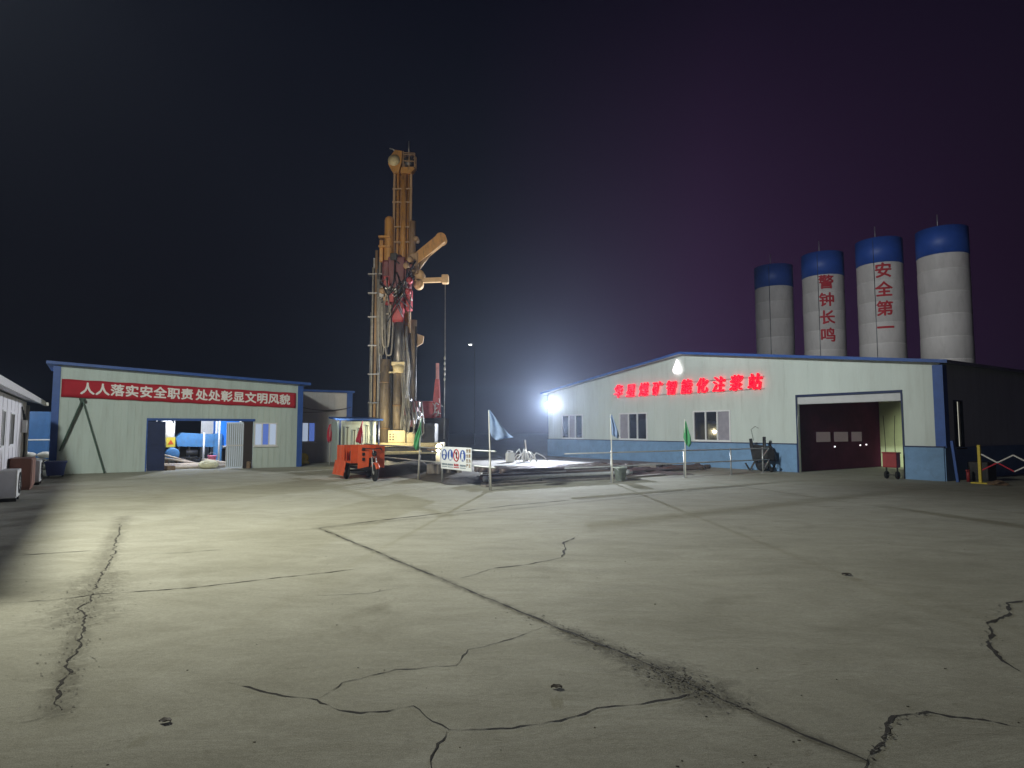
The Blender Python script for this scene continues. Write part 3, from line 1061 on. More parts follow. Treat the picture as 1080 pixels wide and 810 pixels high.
# safety board
sg = thing('safety_board', 'white safety notice board with four round pictograms hung on the fence', 'sign', G(8.93, 14.62))
f = MB()
f.box((0, 0.85, 0.46), (0.02, 2.72, 1.13), 0.004)
f.build('board', M['signwhite'], sg)
for i, y in enumerate((2.48, 2.10, 1.72, 1.34)):
    f = MB()
    if i == 2:
        rr = []
        for k in range(33):
            an = 2 * math.pi * k / 32
            rr.append((-0.012, y + 0.155 * math.cos(an), 0.89 + 0.17 * math.sin(an)))
        f.tube(rr, 0.017, 6, False)
        f.bar((-0.012, y + 0.11, 1.01), (-0.012, y - 0.11, 0.77), 0.02, 0.012, (1, 0, 0))
        ob = f.build('pictogram', M['redpaint'], sg)
        f = MB()
        f.box((-0.012, y - 0.03, 0.80), (-0.003, y + 0.03, 0.90))
        f.blob((-0.006, y, 0.94), (0.004, 0.05, 0.06), 2, 0.02)
        f.build('figure', M['dark'], ob)
    else:
        f.lathe([(0.165, -0.010), (0.165, -0.003)], (0, y, 0.89), 32, 'x')
        ob = f.build('pictogram', M['signblue'], sg)
        f = MB()
        if i == 0:
            f.prism([(-0.016, y + 0.09, 0.90), (-0.016, y + 0.08, 0.97), (-0.016, y, 1.03), (-0.016, y - 0.08, 0.97), (-0.016, y - 0.10, 0.90)], (0.004, 0, 0))
            f.lathe([(0.06, -0.016), (0.06, -0.012)], (0, y, 0.82), 20, 'x')
        elif i == 1:
            f.prism([(-0.016, y + 0.03, 1.02), (-0.016, y - 0.04, 1.02), (-0.016, y - 0.03, 0.86), (-0.016, y - 0.11, 0.80), (-0.016, y - 0.11, 0.75), (-0.016, y + 0.06, 0.75)], (0.004, 0, 0))
        else:
            f.lathe([(0.035, -0.016), (0.035, -0.012)], (0, y, 0.985), 16, 'x')
            f.prism([(-0.016, y + 0.06, 0.94), (-0.016, y - 0.06, 0.94), (-0.016, y - 0.05, 0.84), (-0.016, y - 0.08, 0.75), (-0.016, y - 0.03, 0.75), (-0.016, y, 0.83), (-0.016, y + 0.03, 0.75), (-0.016, y + 0.07, 0.75)], (0.004, 0, 0))
        f.build('figure', M['signwhite'], ob)
for y, s, m_ in ((2.48, '必须戴安全帽', 'signtext'), (2.10, '必须穿防护鞋', 'signtext'), (1.72, '禁止烟火', 'redpaint'), (1.34, '必须系安全带', 'signtext')):
    text('caption', s, 0.058 if len(s) > 4 else 0.075, M[m_], sg, T(-0.006, y, 0.60) @ SIDE, 0.002, 0.002)
    f = MB()
    f.box((-0.004, y - 0.17, 0.52), (-0.001, y + 0.17, 0.545))
    f.build('caption_rule', M[m_], sg)
for y, s in ((1.08, '安全生产'), (0.94, '预防为主')):
    for k, ch in enumerate(s):
        text('caption', ch, 0.11, M['tan'], sg, T(-0.006, y, 1.03 - 0.14 * k) @ SIDE, 0.004, 0.002)

# ------------------------------------------------------------------ cargo tricycle
TR = thing('cargo_tricycle', 'orange red cargo tricycle with one side board dropped, parked by the fence', 'tricycle', G(7.52, 19.15))
TR.scale = (0.80, 0.82, 1.0)


def wheel(parent, x, y, r, wd):
    f = MB()
    f.lathe([(r - 0.10, -wd / 2), (r - 0.02, -wd / 2), (r, -wd / 4), (r, wd / 4), (r - 0.02, wd / 2), (r - 0.10, wd / 2), (r - 0.10, -wd / 2)], (x, y, r), 28, 'x')
    wo = f.build('wheel', M['black'], parent)
    f = MB()
    f.lathe([(0.03, -wd / 2 - 0.02), (0.05, -wd / 2 - 0.02), (0.06, -0.02), (r - 0.10, -0.03), (r - 0.10, 0.03), (0.06, 0.02), (0.05, wd / 2 + 0.02), (0.03, wd / 2 + 0.02)], (x, y, r), 20, 'x')
    f.build('rim', M['galv'], wo)
    return wo


wheel(TR, 0, 0.0, 0.27, 0.11)
wheel(TR, -0.48, 1.95, 0.26, 0.13)
wheel(TR, 0.48, 1.95, 0.26, 0.13)
f = MB()
for s in (-0.085, 0.085):
    f.tube([(s, 0.0, 0.27), (s, 0.16, 0.78)], 0.026, 8)
f.tube([(0, 0.17, 0.74), (0, 0.24, 1.02)], 0.03, 8)
f.build('fork', M['galv'], TR)
f = MB()
f.tube([(-0.40, 0.36, 1.0), (-0.3, 0.24, 1.05), (0, 0.22, 1.02), (0.3, 0.24, 1.05), (0.40, 0.36, 1.0)], 0.017, 8)
f.tube([(-0.42, 0.38, 0.99), (-0.33, 0.28, 1.04)], 0.026, 8)
f.tube([(0.42, 0.38, 0.99), (0.33, 0.28, 1.04)], 0.026, 8)
f.build('handlebar', M['black'], TR)
f = MB()
f.sheet([[(-0.085 + 0.17 * j / 4, 0.33 * math.cos(R(k)) * -1, 0.27 + 0.33 * math.sin(R(k)) - 0.012 * (abs(j - 2) == 2)) for j in range(5)] for k in range(25, 150, 12)])
o = f.build('mudguard', M['orange'], TR)
o.modifiers.new('t', 'SOLIDIFY').thickness = 0.006
f = MB()
f.lathe([(0.02, -0.07), (0.085, -0.06), (0.10, 0.0), (0.06, 0.10)], (0, 0.12, 0.88), 18, 'y')
f.build('headlight', M['glassdark'], TR)
# front shields either side of the fork, with the open dark footwell between
f = MB()
f.prism([(-0.56, 0.42, 0.40), (-0.13, 0.36, 0.46), (-0.13, 0.30, 1.16), (-0.56, 0.40, 1.16)], (0, 0.03, 0))
f.prism([(0.13, 0.36, 0.46), (0.56, 0.42, 0.40), (0.56, 0.40, 1.12), (0.13, 0.30, 1.12)], (0, 0.03, 0))
sh = f.build('leg_shield', M['orange'], TR)
for k, z in enumerate((1.02, 0.86, 0.70)):
    f = MB()
    f.box((-0.42, 0.325, z - 0.05), (-0.30, 0.362 - 0.01 * k, z + 0.05), 0.01)
    f.build('decal', M['dark'], sh)
f = MB()
f.box((-0.25, 0.55, 0.58), (0.25, 0.95, 0.72), 0.04)
f.box((-0.28, 0.5, 0.30), (0.28, 1.0, 0.575), 0.02)
f.build('seat', M['black'], TR)
f = MB()
for s in (-0.3, 0.3):
    f.bar((s, 0.35, 0.40), (s, 2.5, 0.40), 0.06, 0.08)
f.bar((-0.48, 1.95, 0.27), (0.48, 1.95, 0.27), 0.06, 0.06)
f.tube([(0, 0.25, 0.75), (0, 0.42, 0.42)], 0.035, 8)
f.bar((-0.3, 0.40, 0.40), (0.3, 0.40, 0.40), 0.06, 0.06)
f.build('chassis', M['dark'], TR)
f = MB()
f.box((-0.60, 1.05, 0.55), (0.60, 2.75, 0.60))
f.box((-0.60, 1.05, 0.602), (0.60, 1.09, 1.14))
f.box((-0.60, 2.71, 0.602), (0.60, 2.75, 1.12))
f.box((0.56, 1.092, 0.602), (0.60, 2.708, 1.12))
for y in (1.07, 1.62, 2.18, 2.73):
    f.box((-0.625, y - 0.025, 0.56), (-0.602, y + 0.025, 1.12))
f.build('cargo_bed', M['orange'], TR)
f = MB()
f.box((-0.60, 1.95, 0.602), (-0.565, 2.705, 1.12))
f.build('side_board', M['orange'], TR)
f = MB()
f.box((-0.04, 0, -0.50), (0, 1.30, 0), 0.004)
for y in (0.15, 0.55, 0.95):
    f.box((-0.055, y, -0.46), (-0.042, y + 0.08, -0.04))
o = f.build('dropped_board', M['orange'], TR)
o.location = (-0.63, 1.55, 0.60)
o.rotation_euler = (0, R(14), 0)
f = MB()
f.box((-0.5, 1.15, 0.61), (0.5, 1.6, 0.95), 0.04)
f.build('load_box', M['dark'], TR)

# ------------------------------------------------------------------ drilling rig
RY = 31.0
RX0 = at(420, 470, RY).x
RG = thing('drilling_rig', 'tall crawler drilling rig with floodlit yellow mast and red rotary head', 'drilling rig', (RX0, RY, 0), 0.0)


def rp(x, y, d=0.0):
    """point of the rig's elevation as a local coordinate, d metres behind its front plane"""
    p = at(x, y, RY)
    return Vector((p.x - RX0, d, p.z))


def vtube(name, x, ytop, ybot, r, m, d=0.0, n=14, xref=None, round_top=False):
    a = rp(x, ytop, d)
    b = rp(x, ybot, d)
    xx = rp(x, (ytop + ybot) / 2).x
    f = MB()
    if round_top:
        f.lathe([(r, b.z), (r, a.z - r), (r * .85, a.z - r * .45), (r * .5, a.z - r * .1), (0.01, a.z)], (xx, d, 0), n)
    else:
        f.tube([(xx, d, b.z), (xx, d, a.z)], r, n)
    return f.build(name, m, RG), xx, b.z, a.z


# crawler base
for s in (-1, 1):
    f = MB()
    prof = [(-1.9, 0.25), (-1.75, 0.02), (1.75, 0.02), (1.95, 0.3), (1.8, 0.62), (1.3, 0.78), (-1.4, 0.78), (-1.85, 0.6)]
    f.prism([(x, s * 0.95 - 0.28, z) for x, z in prof], (0, 0.56, 0))
    for i in range(16):
        x = -1.7 + i * 0.225
        f.box((x, s * 0.95 - 0.30, 0.0), (x + 0.12, s * 0.95 + 0.30, 0.019))
        f.box((x, s * 0.95 - 0.30, 0.781), (x + 0.12, s * 0.95 + 0.30, 0.81))
    tr_ = f.build('track', M['dark'], RG)
    f = MB()
    for x in (-1.45, -0.75, -0.05, 0.65, 1.45):
        f.lathe([(0.05, -0.31), (0.24, -0.31), (0.24, 0.31), (0.05, 0.31)], (x, s * 0.95, 0.36), 16, 'y')
    f.build('track_roller', M['gunmetal'], tr_)
f = MB()
f.box((-1.5, -0.95, 0.80), (2.2, 1.1, 1.02), 0.03)
f.box((-1.2, -1.25, 0.84), (0.9, -0.95, 0.92), 0.01)
f.build('deck', M['cream'], RG)
# control box and cabinet (bright cream)
f = MB()
f.box((-0.32, -1.0, 1.02), (0.52, -0.2, 1.62), 0.03)
f.box((-0.26, -1.012, 1.10), (0.02, -1.002, 1.50))
cb = f.build('control_cabinet', M['cream'], RG)
f = MB()
for i in range(3):
    for j in range(2):
        f.lathe([(0.04, -0.03), (0.04, 0)], (-0.20 + j * 0.14, -1.014, 1.18 + i * 0.12), 10, 'y')
f.build('gauge', M['dark'], cb)
f = MB()
f.box((0.56, -0.95, 1.02), (0.95, -0.4, 1.52), 0.03)
f.box((0.62, -0.965, 1.10), (0.88, -0.952, 1.44))
f.build('valve_box', M['cream'], RG)
f = MB()
f.box((1.05, -0.7, 1.02), (1.9, 0.6, 1.95), 0.05)
for k in range(7):
    f.box((1.10, -0.715, 1.12 + k * 0.11), (1.85, -0.702, 1.17 + k * 0.11))
f.build('engine_cover', M['dark'], RG)
# main mast: two rails, back plate and centre cylinder
xm = rp(424.5, 230).x
zt = rp(424, 184).z
for s in (-0.42, 0.42):
    f = MB()
    f.box((xm + s - 0.055, -0.10, 1.02), (xm + s + 0.055, 0.10, zt))
    f.build('mast_rail', M['tan'], RG)
f = MB()
f.box((xm - 0.36, 0.14, 1.02), (xm + 0.36, 0.20, zt))
z = 1.3
while z < zt - 0.4:
    f.bar((xm - 0.36, 0.10, z), (xm + 0.36, 0.10, z + 0.55), 0.05, 0.04)
    f.bar((xm - 0.36, 0.10, z + 0.55), (xm + 0.36, 0.10, z + 0.60), 0.05, 0.04)
    z += 0.72
f.build('mast_lattice', M['rig'], RG)
f = MB()
f.tube([(xm + 0.06, -0.02, 7.5), (xm + 0.06, -0.02, zt)], 0.16, 16)
f.tube([(xm - 0.22, 0.0, 7.5), (xm - 0.22, 0.0, zt)], 0.05, 8)
f.tube([(xm + 0.28, 0.0, 7.5), (xm + 0.28, 0.0, zt)], 0.035, 8)
f.build('feed_cylinder', M['rig'], RG)
# crown head
f = MB()
h0 = zt
f.prism([(xm - 0.46, -0.25, h0), (xm - 0.18, -0.25, h0), (xm - 0.05, -0.25, h0 + 0.5), (xm - 0.02, -0.25, h0 + 1.12), (xm - 0.38, -0.25, h0 + 1.18),
         (xm - 0.62, -0.25, h0 + 0.85), (xm - 0.72, -0.25, h0 + 0.45)], (0, 0.5, 0))
f.prism([(xm - 0.1, -0.2, h0 + 0.004), (xm + 0.42, -0.2, h0 + 0.004), (xm + 0.62, -0.2, h0 + 0.25), (xm + 0.55, -0.2, h0 + 0.32), (xm - 0.06, -0.2, h0 + 0.30)], (0, 0.4, 0))
cr = f.build('crown_block', M['rig'], RG)
f = MB()
f.lathe([(0.05, -0.3), (0.30, -0.3), (0.26, -0.26), (0.26, 0.26), (0.30, 0.3), (0.05, 0.3)], (xm - 0.42, 0, h0 + 0.62), 24, 'y')
f.build('sheave', M['cream'], cr)
f = MB()
for (x, z0_, z1_) in ((0.04, 0.3, 1.12), (0.34, 0.3, 1.08), (0.62, 0.3, 1.0)):
    for y in (-0.22, 0.22):
        f.bar((xm + x, y, h0 + z0_), (xm + x, y, h0 + z1_), 0.05, 0.05)
for z in (0.62, 0.95, 1.04):
    for y in (-0.22, 0.22):
        f.bar((xm + 0.04, y, h0 + z), (xm + 0.62, y, h0 + z - 0.03), 0.045, 0.045)
f.build('crown_cage', M['tan'], cr)
f = MB()
f.lathe([(0.04, -0.2), (0.24, -0.2), (0.20, -0.15), (0.20, 0.15), (0.24, 0.2), (0.04, 0.2)], (xm + 0.30, 0, h0 + 0.62), 20, 'y')
f.build('sheave', M['gunmetal'], cr)
f = MB()
f.tube([(xm + 0.28, 0, h0 + 1.05), (xm + 0.28, 0, h0 + 1.75)], 0.03, 8)
f.build('lightning_rod', M['galv'], cr)
f = MB()
f.tube([(xm - 0.30, 0, h0 + 1.15), (xm - 0.55, 0, h0 + 1.33), (xm - 0.7, 0, h0 + 1.36)], 0.035, 8)
f.build('anemometer', M['galv'], cr)
# side tubes
vtube('telescopic_tube', 410.5, 229, 335, 0.235, M['rig'], -0.12, 18, round_top=True)
f = MB()
for y in (252, 262):
    p = rp(408, y)
    f.box((p.x - 0.34, -0.45, p.z - 0.05), (p.x + 0.26, 0.12, p.z + 0.05), 0.02)
p = rp(406, 262)
f.box((p.x - 0.22, -0.3, p.z - 0.75), (p.x - 0.03, 0.1, p.z + 0.35), 0.03)
f.build('tube_clamp', M['rig'], RG)
vtube('guide_column', 435, 234, 300, 0.17, M['tan'], -0.05, 8)
vtube('feed_column', 436, 338, 482, 0.155, M['greytan'], -0.1, 14)
# jib crane pointing up right
f = MB()
a, b = rp(439, 276, -0.25), rp(466, 254, -0.25)
f.bar(a, b, 0.50, 0.40, (0, 1, 0))
f.tube([rp(466, 254, -0.52), rp(466, 254, 0.02)], 0.27, 16)
jb = f.build('jib', M['rig'], RG)
f = MB()
f.tube([rp(441, 286, -0.25), rp(456, 266, -0.25)], 0.10, 10)
f.tube([rp(447, 279, -0.25), rp(458, 262, -0.25)], 0.06, 10)
f.build('jib_ram', M['tan'], jb)
f = MB()
q = rp(439, 276)
f.box((q.x - 0.28, -0.5, q.z - 0.75), (q.x + 0.18, 0.1, q.z + 0.35), 0.08)
f.lathe([(0.05, -0.3), (0.13, -0.3), (0.13, 0.2), (0.05, 0.2)], (rp(440, 254).x, -0.1, rp(440, 254).z), 12, 'y')
f.build('jib_bracket', M['tan'], jb)
# level arm with hanging rope
f = MB()
f.bar(rp(444, 297, -0.2), rp(471, 296, -0.2), 0.22, 0.22, (0, 1, 0))
f.lathe([(0.06, -0.2), (0.27, -0.2), (0.27, 0.2), (0.06, 0.2)], (rp(443, 292).x, -0.2, rp(443, 292).z), 18, 'y')
f.lathe([(0.06, -0.2), (0.25, -0.2), (0.25, 0.2), (0.06, 0.2)], (rp(442, 301).x, -0.2, rp(442, 301).z), 18, 'y')
q = rp(470, 296)
f.box((q.x - 0.17, -0.4, q.z - 0.20), (q.x + 0.17, 0.0, q.z + 0.24), 0.05)
sa = f.build('side_arm', mat('pale_orange_arm', (0.62, 0.42, 0.22), 0.5, 0, 0.15, 3, dirt=0.3), RG)
f = MB()
a, b = rp(470, 299, -0.2), rp(472, 470, -0.2)
f.tube([(a.x, a.y, a.z), (a.x + 0.02, a.y, (a.z + b.z) / 2), (a.x, b.y, 1.2)], 0.012, 6)
for k in range(5):
    z = a.z - 3.8 - k * 0.26
    f.blob((a.x, a.y, z), (0.05, 0.05, 0.10), 1, 0.1)
f.build('hoist_rope', M['hose2'], sa)
# rotary head and gearbox
f = MB()
q = rp(421, 278)
q2 = rp(421, 308)
f.box((q.x - 0.72, -0.75, q2.z), (q.x + 0.70, 0.05, q.z), 0.10)
f.box((q.x - 0.40, -0.85, q2.z + 0.2), (q.x + 0.42, -0.70, q.z + 0.12), 0.05)
f.lathe([(0.25, q.z), (0.25, q.z + 0.15), (0.14, q.z + 0.3)], (q.x + 0.05, -0.45, 0), 18)
rh = f.build('rotary_head', M['rigred'], RG)
f = MB()
for i in range(9):
    x = q.x - 0.65 + i * 0.16
    z = q2.z + random.uniform(-0.2, 0.3)
    f.lathe([(0.05, -0.12), (0.10, -0.10), (0.10, 0.1), (0.05, 0.12)], (x, -0.72, z), 12, 'y')
    f.tube([(x, -0.8, z), (x + 0.1, -0.9, z - 0.25), (x + random.uniform(-.3, .3), -0.85, z - 0.5)], 0.035, 7)
f.build('hose_coupling', M['galv'], rh)
f = MB()
q3 = rp(421, 322)
q4 = rp(423, 341)
f.box((q3.x - 0.60, -0.65, q3.z - 0.1), (q3.x - 0.30, -0.1, q2.z + 0.05), 0.05)
f.box((q3.x + 0.42, -0.6, q3.z - 0.35), (q3.x + 0.70, -0.1, q2.z + 0.05), 0.05)
f.box((q3.x - 0.22, -0.75, q4.z), (q3.x + 0.34, -0.2, q3.z + 0.3), 0.06)
f.lathe([(0.30, q4.z - 0.05), (0.30, q4.z + 0.1), (0.22, q4.z + 0.3), (0.34, q3.z)], (q3.x + 0.05, -0.45, 0), 20)
f.build('chuck', M['rigred2'], rh)
# drill string and casings
vtube('drill_string', 423, 338, 386, 0.24, M['gunmetal'], -0.45, 20)
f = MB()
q = rp(423, 384)
f.box((q.x - 0.35, -0.7, q.z - 0.14), (q.x + 0.30, -0.15, q.z + 0.05), 0.03)
f.lathe([(0.30, q.z - 0.5), (0.30, q.z - 0.35), (0.34, q.z - 0.15)], (q.x, -0.45, 0), 20)
f.bar((q.x - 0.95, -0.4, q.z - 0.45), (q.x + 0.3, -0.4, q.z - 0.45), 0.08, 0.08)
f.build('pipe_clamp', M['cream'], RG)
vtube('support_cylinder', 420.5, 388, 462, 0.20, M['greytan'], -0.42, 18)
vtube('support_cylinder', 407, 380, 470, 0.25, M['greytan'], -0.30, 18)
f = MB()
for y, k in ((404, 0.012), (452, 0.02)):
    q = rp(407, y)
    f.lathe([(0.252 + k, q.z - 0.03), (0.252 + k, q.z + 0.03)], (q.x, -0.30, 0), 18)
q = rp(420.5, 428)
f.lathe([(0.225, q.z - 0.05), (0.225, q.z + 0.05)], (q.x, -0.42, 0), 18)
f.build('cylinder_band', M['tan'], RG)
# clutter bolted to the head: manifolds, motors, fittings
for i in range(14):
    q = rp(random.uniform(406, 438), random.uniform(274, 322))
    f = MB()
    if i % 3 == 0:
        f.lathe([(0.05, -0.2), (0.15, -0.18), (0.15, 0.1), (0.05, 0.15)], (q.x, -0.86, q.z), 14, 'y')
    else:
        w_, h_ = random.uniform(0.06, 0.2), random.uniform(0.08, 0.28)
        f.box((q.x - w_, -0.92, q.z - h_), (q.x + w_, -0.70, q.z + h_), 0.025)
    f.build('head_fitting', M[random.choice(['rigred', 'gunmetal', 'dark', 'rigred2', 'tan'])], rh)
for i in range(12):
    q = rp(random.uniform(404, 438), random.uniform(280, 312))
    p2 = rp(random.uniform(402, 438), random.uniform(318, 345))
    f = MB()
    mid = (q + p2) / 2
    f.tube([(q.x, -0.85, q.z), (q.x + random.uniform(-.25, .25), -1.0, q.z + 0.15), (mid.x + random.uniform(-.3, .3), -1.05, mid.z), (p2.x, -0.8, p2.z)], random.uniform(0.022, 0.04), 7)
    f.build('hydraulic_hose', M[random.choice(['hose', 'dark', 'black'])], rh)
# packed dark rods and pipes between the columns
for k, (x, yt, yb, r, m_) in enumerate(((402.5, 318, 458, 0.07, 'gunmetal'), (405, 330, 450, 0.05, 'dark'), (413.5, 345, 458, 0.09, 'dark'), (416, 338, 455, 0.05, 'gunmetal'),
                                        (427, 392, 458, 0.08, 'dark'), (429.5, 345, 456, 0.05, 'hose'), (432, 352, 458, 0.06, 'gunmetal'), (439, 345, 440, 0.04, 'dark'))):
    vtube('packed_pipe', x, yt, yb, r, M[m_], -0.18 - 0.04 * (k % 3), 8)
for y in (200, 214, 240, 256):
    q = rp(424, y)
    f = MB()
    f.box((xm - 0.50, -0.13, q.z - 0.04), (xm + 0.50, -0.101, q.z + 0.04))
    f.build('mast_band', M['tan'], RG)
# left service frame with hoses
for x, yt, r, m_ in ((393, 283, 0.045, 'hose2'), (396.5, 265, 0.075, 'tan'), (400, 272, 0.06, 'hose2'), (390.8, 330, 0.03, 'hose')):
    vtube('service_tube', x, yt, 448, r, M[m_], -0.15 + 0.05 * (x % 3), 8)
f = MB()
q0, q1 = rp(398, 272), rp(398, 345)
f.box((q0.x - 0.2, 0.02, q1.z), (q0.x + 0.45, 0.14, q0.z))
for y in (290, 310, 335, 365, 395, 425, 445):
    q = rp(397, y)
    f.box((q.x - 0.38, -0.22, q.z - 0.03), (q.x + 0.42, 0.16, q.z + 0.03))
f.build('service_frame', M['gunmetal'], RG)
for k in range(9):
    x0 = rp(399 + k * 1.2, 300).x
    x1 = x0 + 0.35 + 0.05 * (k % 3)
    zt_, zb_ = rp(400, 285 + 3 * k).z, rp(400, 392 - (k * 17) % 60).z
    f = MB()
    pts = []
    for i in range(15):
        s = i / 14
        sag = (1 - (2 * s - 1) ** 6)
        pts.append((x0 + (x1 - x0) * s, -0.25 - 0.04 * k, zt_ - (zt_ - zb_) * sag - (0.4 if i in (0, 14) and k % 2 else 0)))
    f.tube(pts, 0.032 + 0.008 * (k % 3), 7)
    f.build('hydraulic_hose', M['hose2'] if k % 2 else M['hose'], RG)
for k in range(8):
    x = rp(426 + k * 1.2, 400).x
    f = MB()
    z0_ = rp(426, 345 + (k * 13) % 50).z
    f.tube([(x + 0.05 * math.sin(i * 1.3 + k), -0.55 - 0.03 * k, z0_ + (1.3 - z0_) * i / 9) for i in range(10)], 0.022 + 0.006 * (k % 3), 6)
    f.build('hydraulic_hose', M['hose'] if k % 3 else M['hose2'], RG)
# plate, braces, rubble of fittings at the foot
f = MB()
q = rp(442, 359)
f.prism([(q.x - 0.15, -0.1, q.z + 0.35), (q.x + 0.25, -0.1, q.z + 0.2), (q.x + 0.2, -0.1, q.z - 0.15), (q.x - 0.2, -0.1, q.z - 0.4)], (0, 0.1, 0))
f.build('bracket_plate', M['tan'], RG)
f = MB()
f.bar(rp(434, 412, -0.1), rp(443, 440, -0.1), 0.12, 0.12, (0, 1, 0))
f.bar(rp(431, 412, -0.1), rp(429, 445, -0.1), 0.10, 0.12, (0, 1, 0))
f.build('mast_brace', M['rigred2'], RG)
for i in range(14):
    x = random.uniform(0.35, 1.25)
    z = random.uniform(1.9, 3.1)
    w_ = random.uniform(0.05, 0.16)
    f = MB()
    f.box((x - w_, -0.5 - w_, z - w_), (x + w_, -0.5 + w_, z + w_ * 1.3), 0.02)
    f.build('valve_block', M[random.choice(['dark', 'dark', 'gunmetal', 'rigred'])], RG)
for k in range(6):
    x = 0.4 + 0.16 * k
    f = MB()
    f.tube([(x, -0.6, 3.0), (x + 0.15, -0.9, 2.2), (x + 0.1 * (k % 3), -0.95, 1.5), (x - 0.2, -0.8, 1.1)], 0.035, 7)
    f.build('hydraulic_hose', M['hose'], RG)
# outrigger jacks
for x in (-1.9, 2.1):
    f = MB()
    f.bar((x * 0.75, -1.0, 0.75), (x, -1.1, 0.75), 0.18, 0.18)
    f.tube([(x, -1.1, 0.06), (x, -1.1, 1.0)], 0.08, 12)
    f.lathe([(0.26, 0.0), (0.26, 0.05), (0.1, 0.1)], (x, -1.1, 0), 16)
    f.build('jack', M['tan'], RG)

# red hoist machine behind the rig
HM = thing('hoist_machine', 'dark based machine with a red winch body and thin red tower right of the rig', 'hoist', (at(455, 470, 33).x, 33, 0), 0.0)
HX = at(455, 470, 33).x


def hp(x, y, d=0):
    p = at(x, y, 33)
    return Vector((p.x - HX, d, p.z))


f = MB()
a, b = hp(438, 441), hp(470, 488)
f.box((a.x, -0.1, 0.25), (b.x, 1.6, a.z), 0.04)
f.box((a.x + 0.1, -0.05, 0.0), (a.x + 0.35, 1.5, 0.25))
f.box((b.x - 0.35, -0.05, 0.0), (b.x - 0.1, 1.5, 0.25))
f.build('base_housing', M['dark'], HM)
f = MB()
a, b = hp(441, 423), hp(458, 440.8)
f.box((a.x, -0.25, b.z), (b.x, 0.8, a.z), 0.06)
f.prism([hp(446, 441, -0.3), hp(458, 441, -0.3), hp(455, 436, -0.3), hp(447, 434, -0.3)], (0, 0.04, 0))
f.build('winch_body', M['rigred2'], HM)
f = MB()
f.prism([hp(455, 440.5, -0.2), hp(465, 440.5, -0.2), hp(463.2, 400, -0.2), hp(459.5, 400, -0.2)], (0, 0.5, 0))
f.build('tower_foot', M['rigred2'], HM)
f = MB()
f.bar(hp(461.5, 425, 0.05), hp(461.3, 383, 0.05), 0.16, 0.16)
f.build('tower', mat('pale_red_tower', (0.45, 0.20, 0.22), 0.5, 0, 0.2, 3), HM)
f = MB()
for k in range(12):
    p = hp(random.uniform(459, 468), random.uniform(424, 440), -0.35)
    q = p + Vector((random.uniform(-.3, .3), 0, random.uniform(-.3, .3)))
    f.tube([p, (p + q) / 2 + Vector((0, -0.05, 0.08)), q], 0.025, 6)
f.build('fitting', M['galv'], HM)

# small white and rail-mounted bits on the pad
WL = thing('work_light', 'small yellow lit work lamp on a pale post beside the rig', 'lamp', (at(462, 487, 28).x, 28, 0), 0.0)
zl = at(462, 471, 28).z
f = MB()
f.box((-0.10, -0.06, 0), (0.10, 0.06, zl - 0.14), 0.01)
f.build('post', M['palegrey'], WL)
f = MB()
f.box((-0.16, -0.05, zl - 0.12), (0.22, 0.10, zl + 0.12), 0.03)
wl = f.build('housing', M['dark'], WL)
f = MB()
f.lathe([(0.02, -0.13), (0.10, -0.12), (0.12, -0.06)], (0.03, 0, zl), 16, 'y')
f.build('lens', E['warm'], wl)

# ------------------------------------------------------------------ drilling pad clutter
f = MB()
f.box((11.2, 20.2, 0.0), (22.4, 31.0, 0.10), 0.02)
o = f.build('concrete_pad', M['gpad'])
o.rotation_euler = (0, 0, ANG)
tag(o, kind='structure')
f = MB()
rows = []
for i in range(30):
    row = []
    for j in range(16):
        aa = 8.9 + 9.6 * i / 29
        bb_ = 16.6 + 4.6 * j / 15 - 0.10 * (aa - 9)
        e = min(i, 29 - i, j, 15 - j)
        p = G(aa + random.uniform(-.12, .12), bb_ + random.uniform(-.12, .12))
        row.append((p.x, p.y, 0.012 if e == 0 else min(e, 3) * 0.03 + random.uniform(0, 0.07)))
    rows.append(row)
f.sheet(rows)
tag(f.build('mud_ground', M['mud']), kind='structure')
dp = []
for i in range(9):
    dp.append((9.9 + 0.15 * i + random.uniform(-.2, .2), 16.2 + 0.27 * i, 0.17, random.uniform(5.2, 6.4), random.uniform(-0.05, 0.05), 'dpipe' if i % 3 else 'galv'))
for i in range(5):
    dp.append((10.4 + random.uniform(-.2, .2), 16.4 + 0.28 * i, 0.37, 5.4, random.uniform(-.04, .04), 'dpipe'))
for i in range(4):
    dp.append((15.9 + 0.4 * i, 16.6 + 0.4 * i, 0.12, 4.6, random.uniform(-.08, .08), 'dpipe'))
for (aa, bb_, zz, L, an, m_) in dp:
    f = MB()
    f.tube([(0, 0, 0), (0.25, 0, 0), (0.26, 0, 0), (L - 0.25, 0, 0), (L - 0.24, 0, 0), (L, 0, 0)], [0.085, 0.085, 0.06, 0.06, 0.09, 0.09], 10)
    o = f.build('drill_pipe', M[m_])
    o.location = G(aa, bb_, zz)
    o.rotation_euler = (0, 0, ANG + an)
    lab = ('short rusty drill pipe lying loose near the right end of the fence' if aa > 15 else
           ('rusty drill pipe on the upper layer of the pile inside the fence' if zz > 0.3 else
            ('grey steel drill pipe in the bottom layer inside the fence' if m_ == 'galv' else 'dark rusty drill pipe in the bottom layer inside the fence')))
    tag(o, lab, 'pipe', 'drill pipes on the pad')
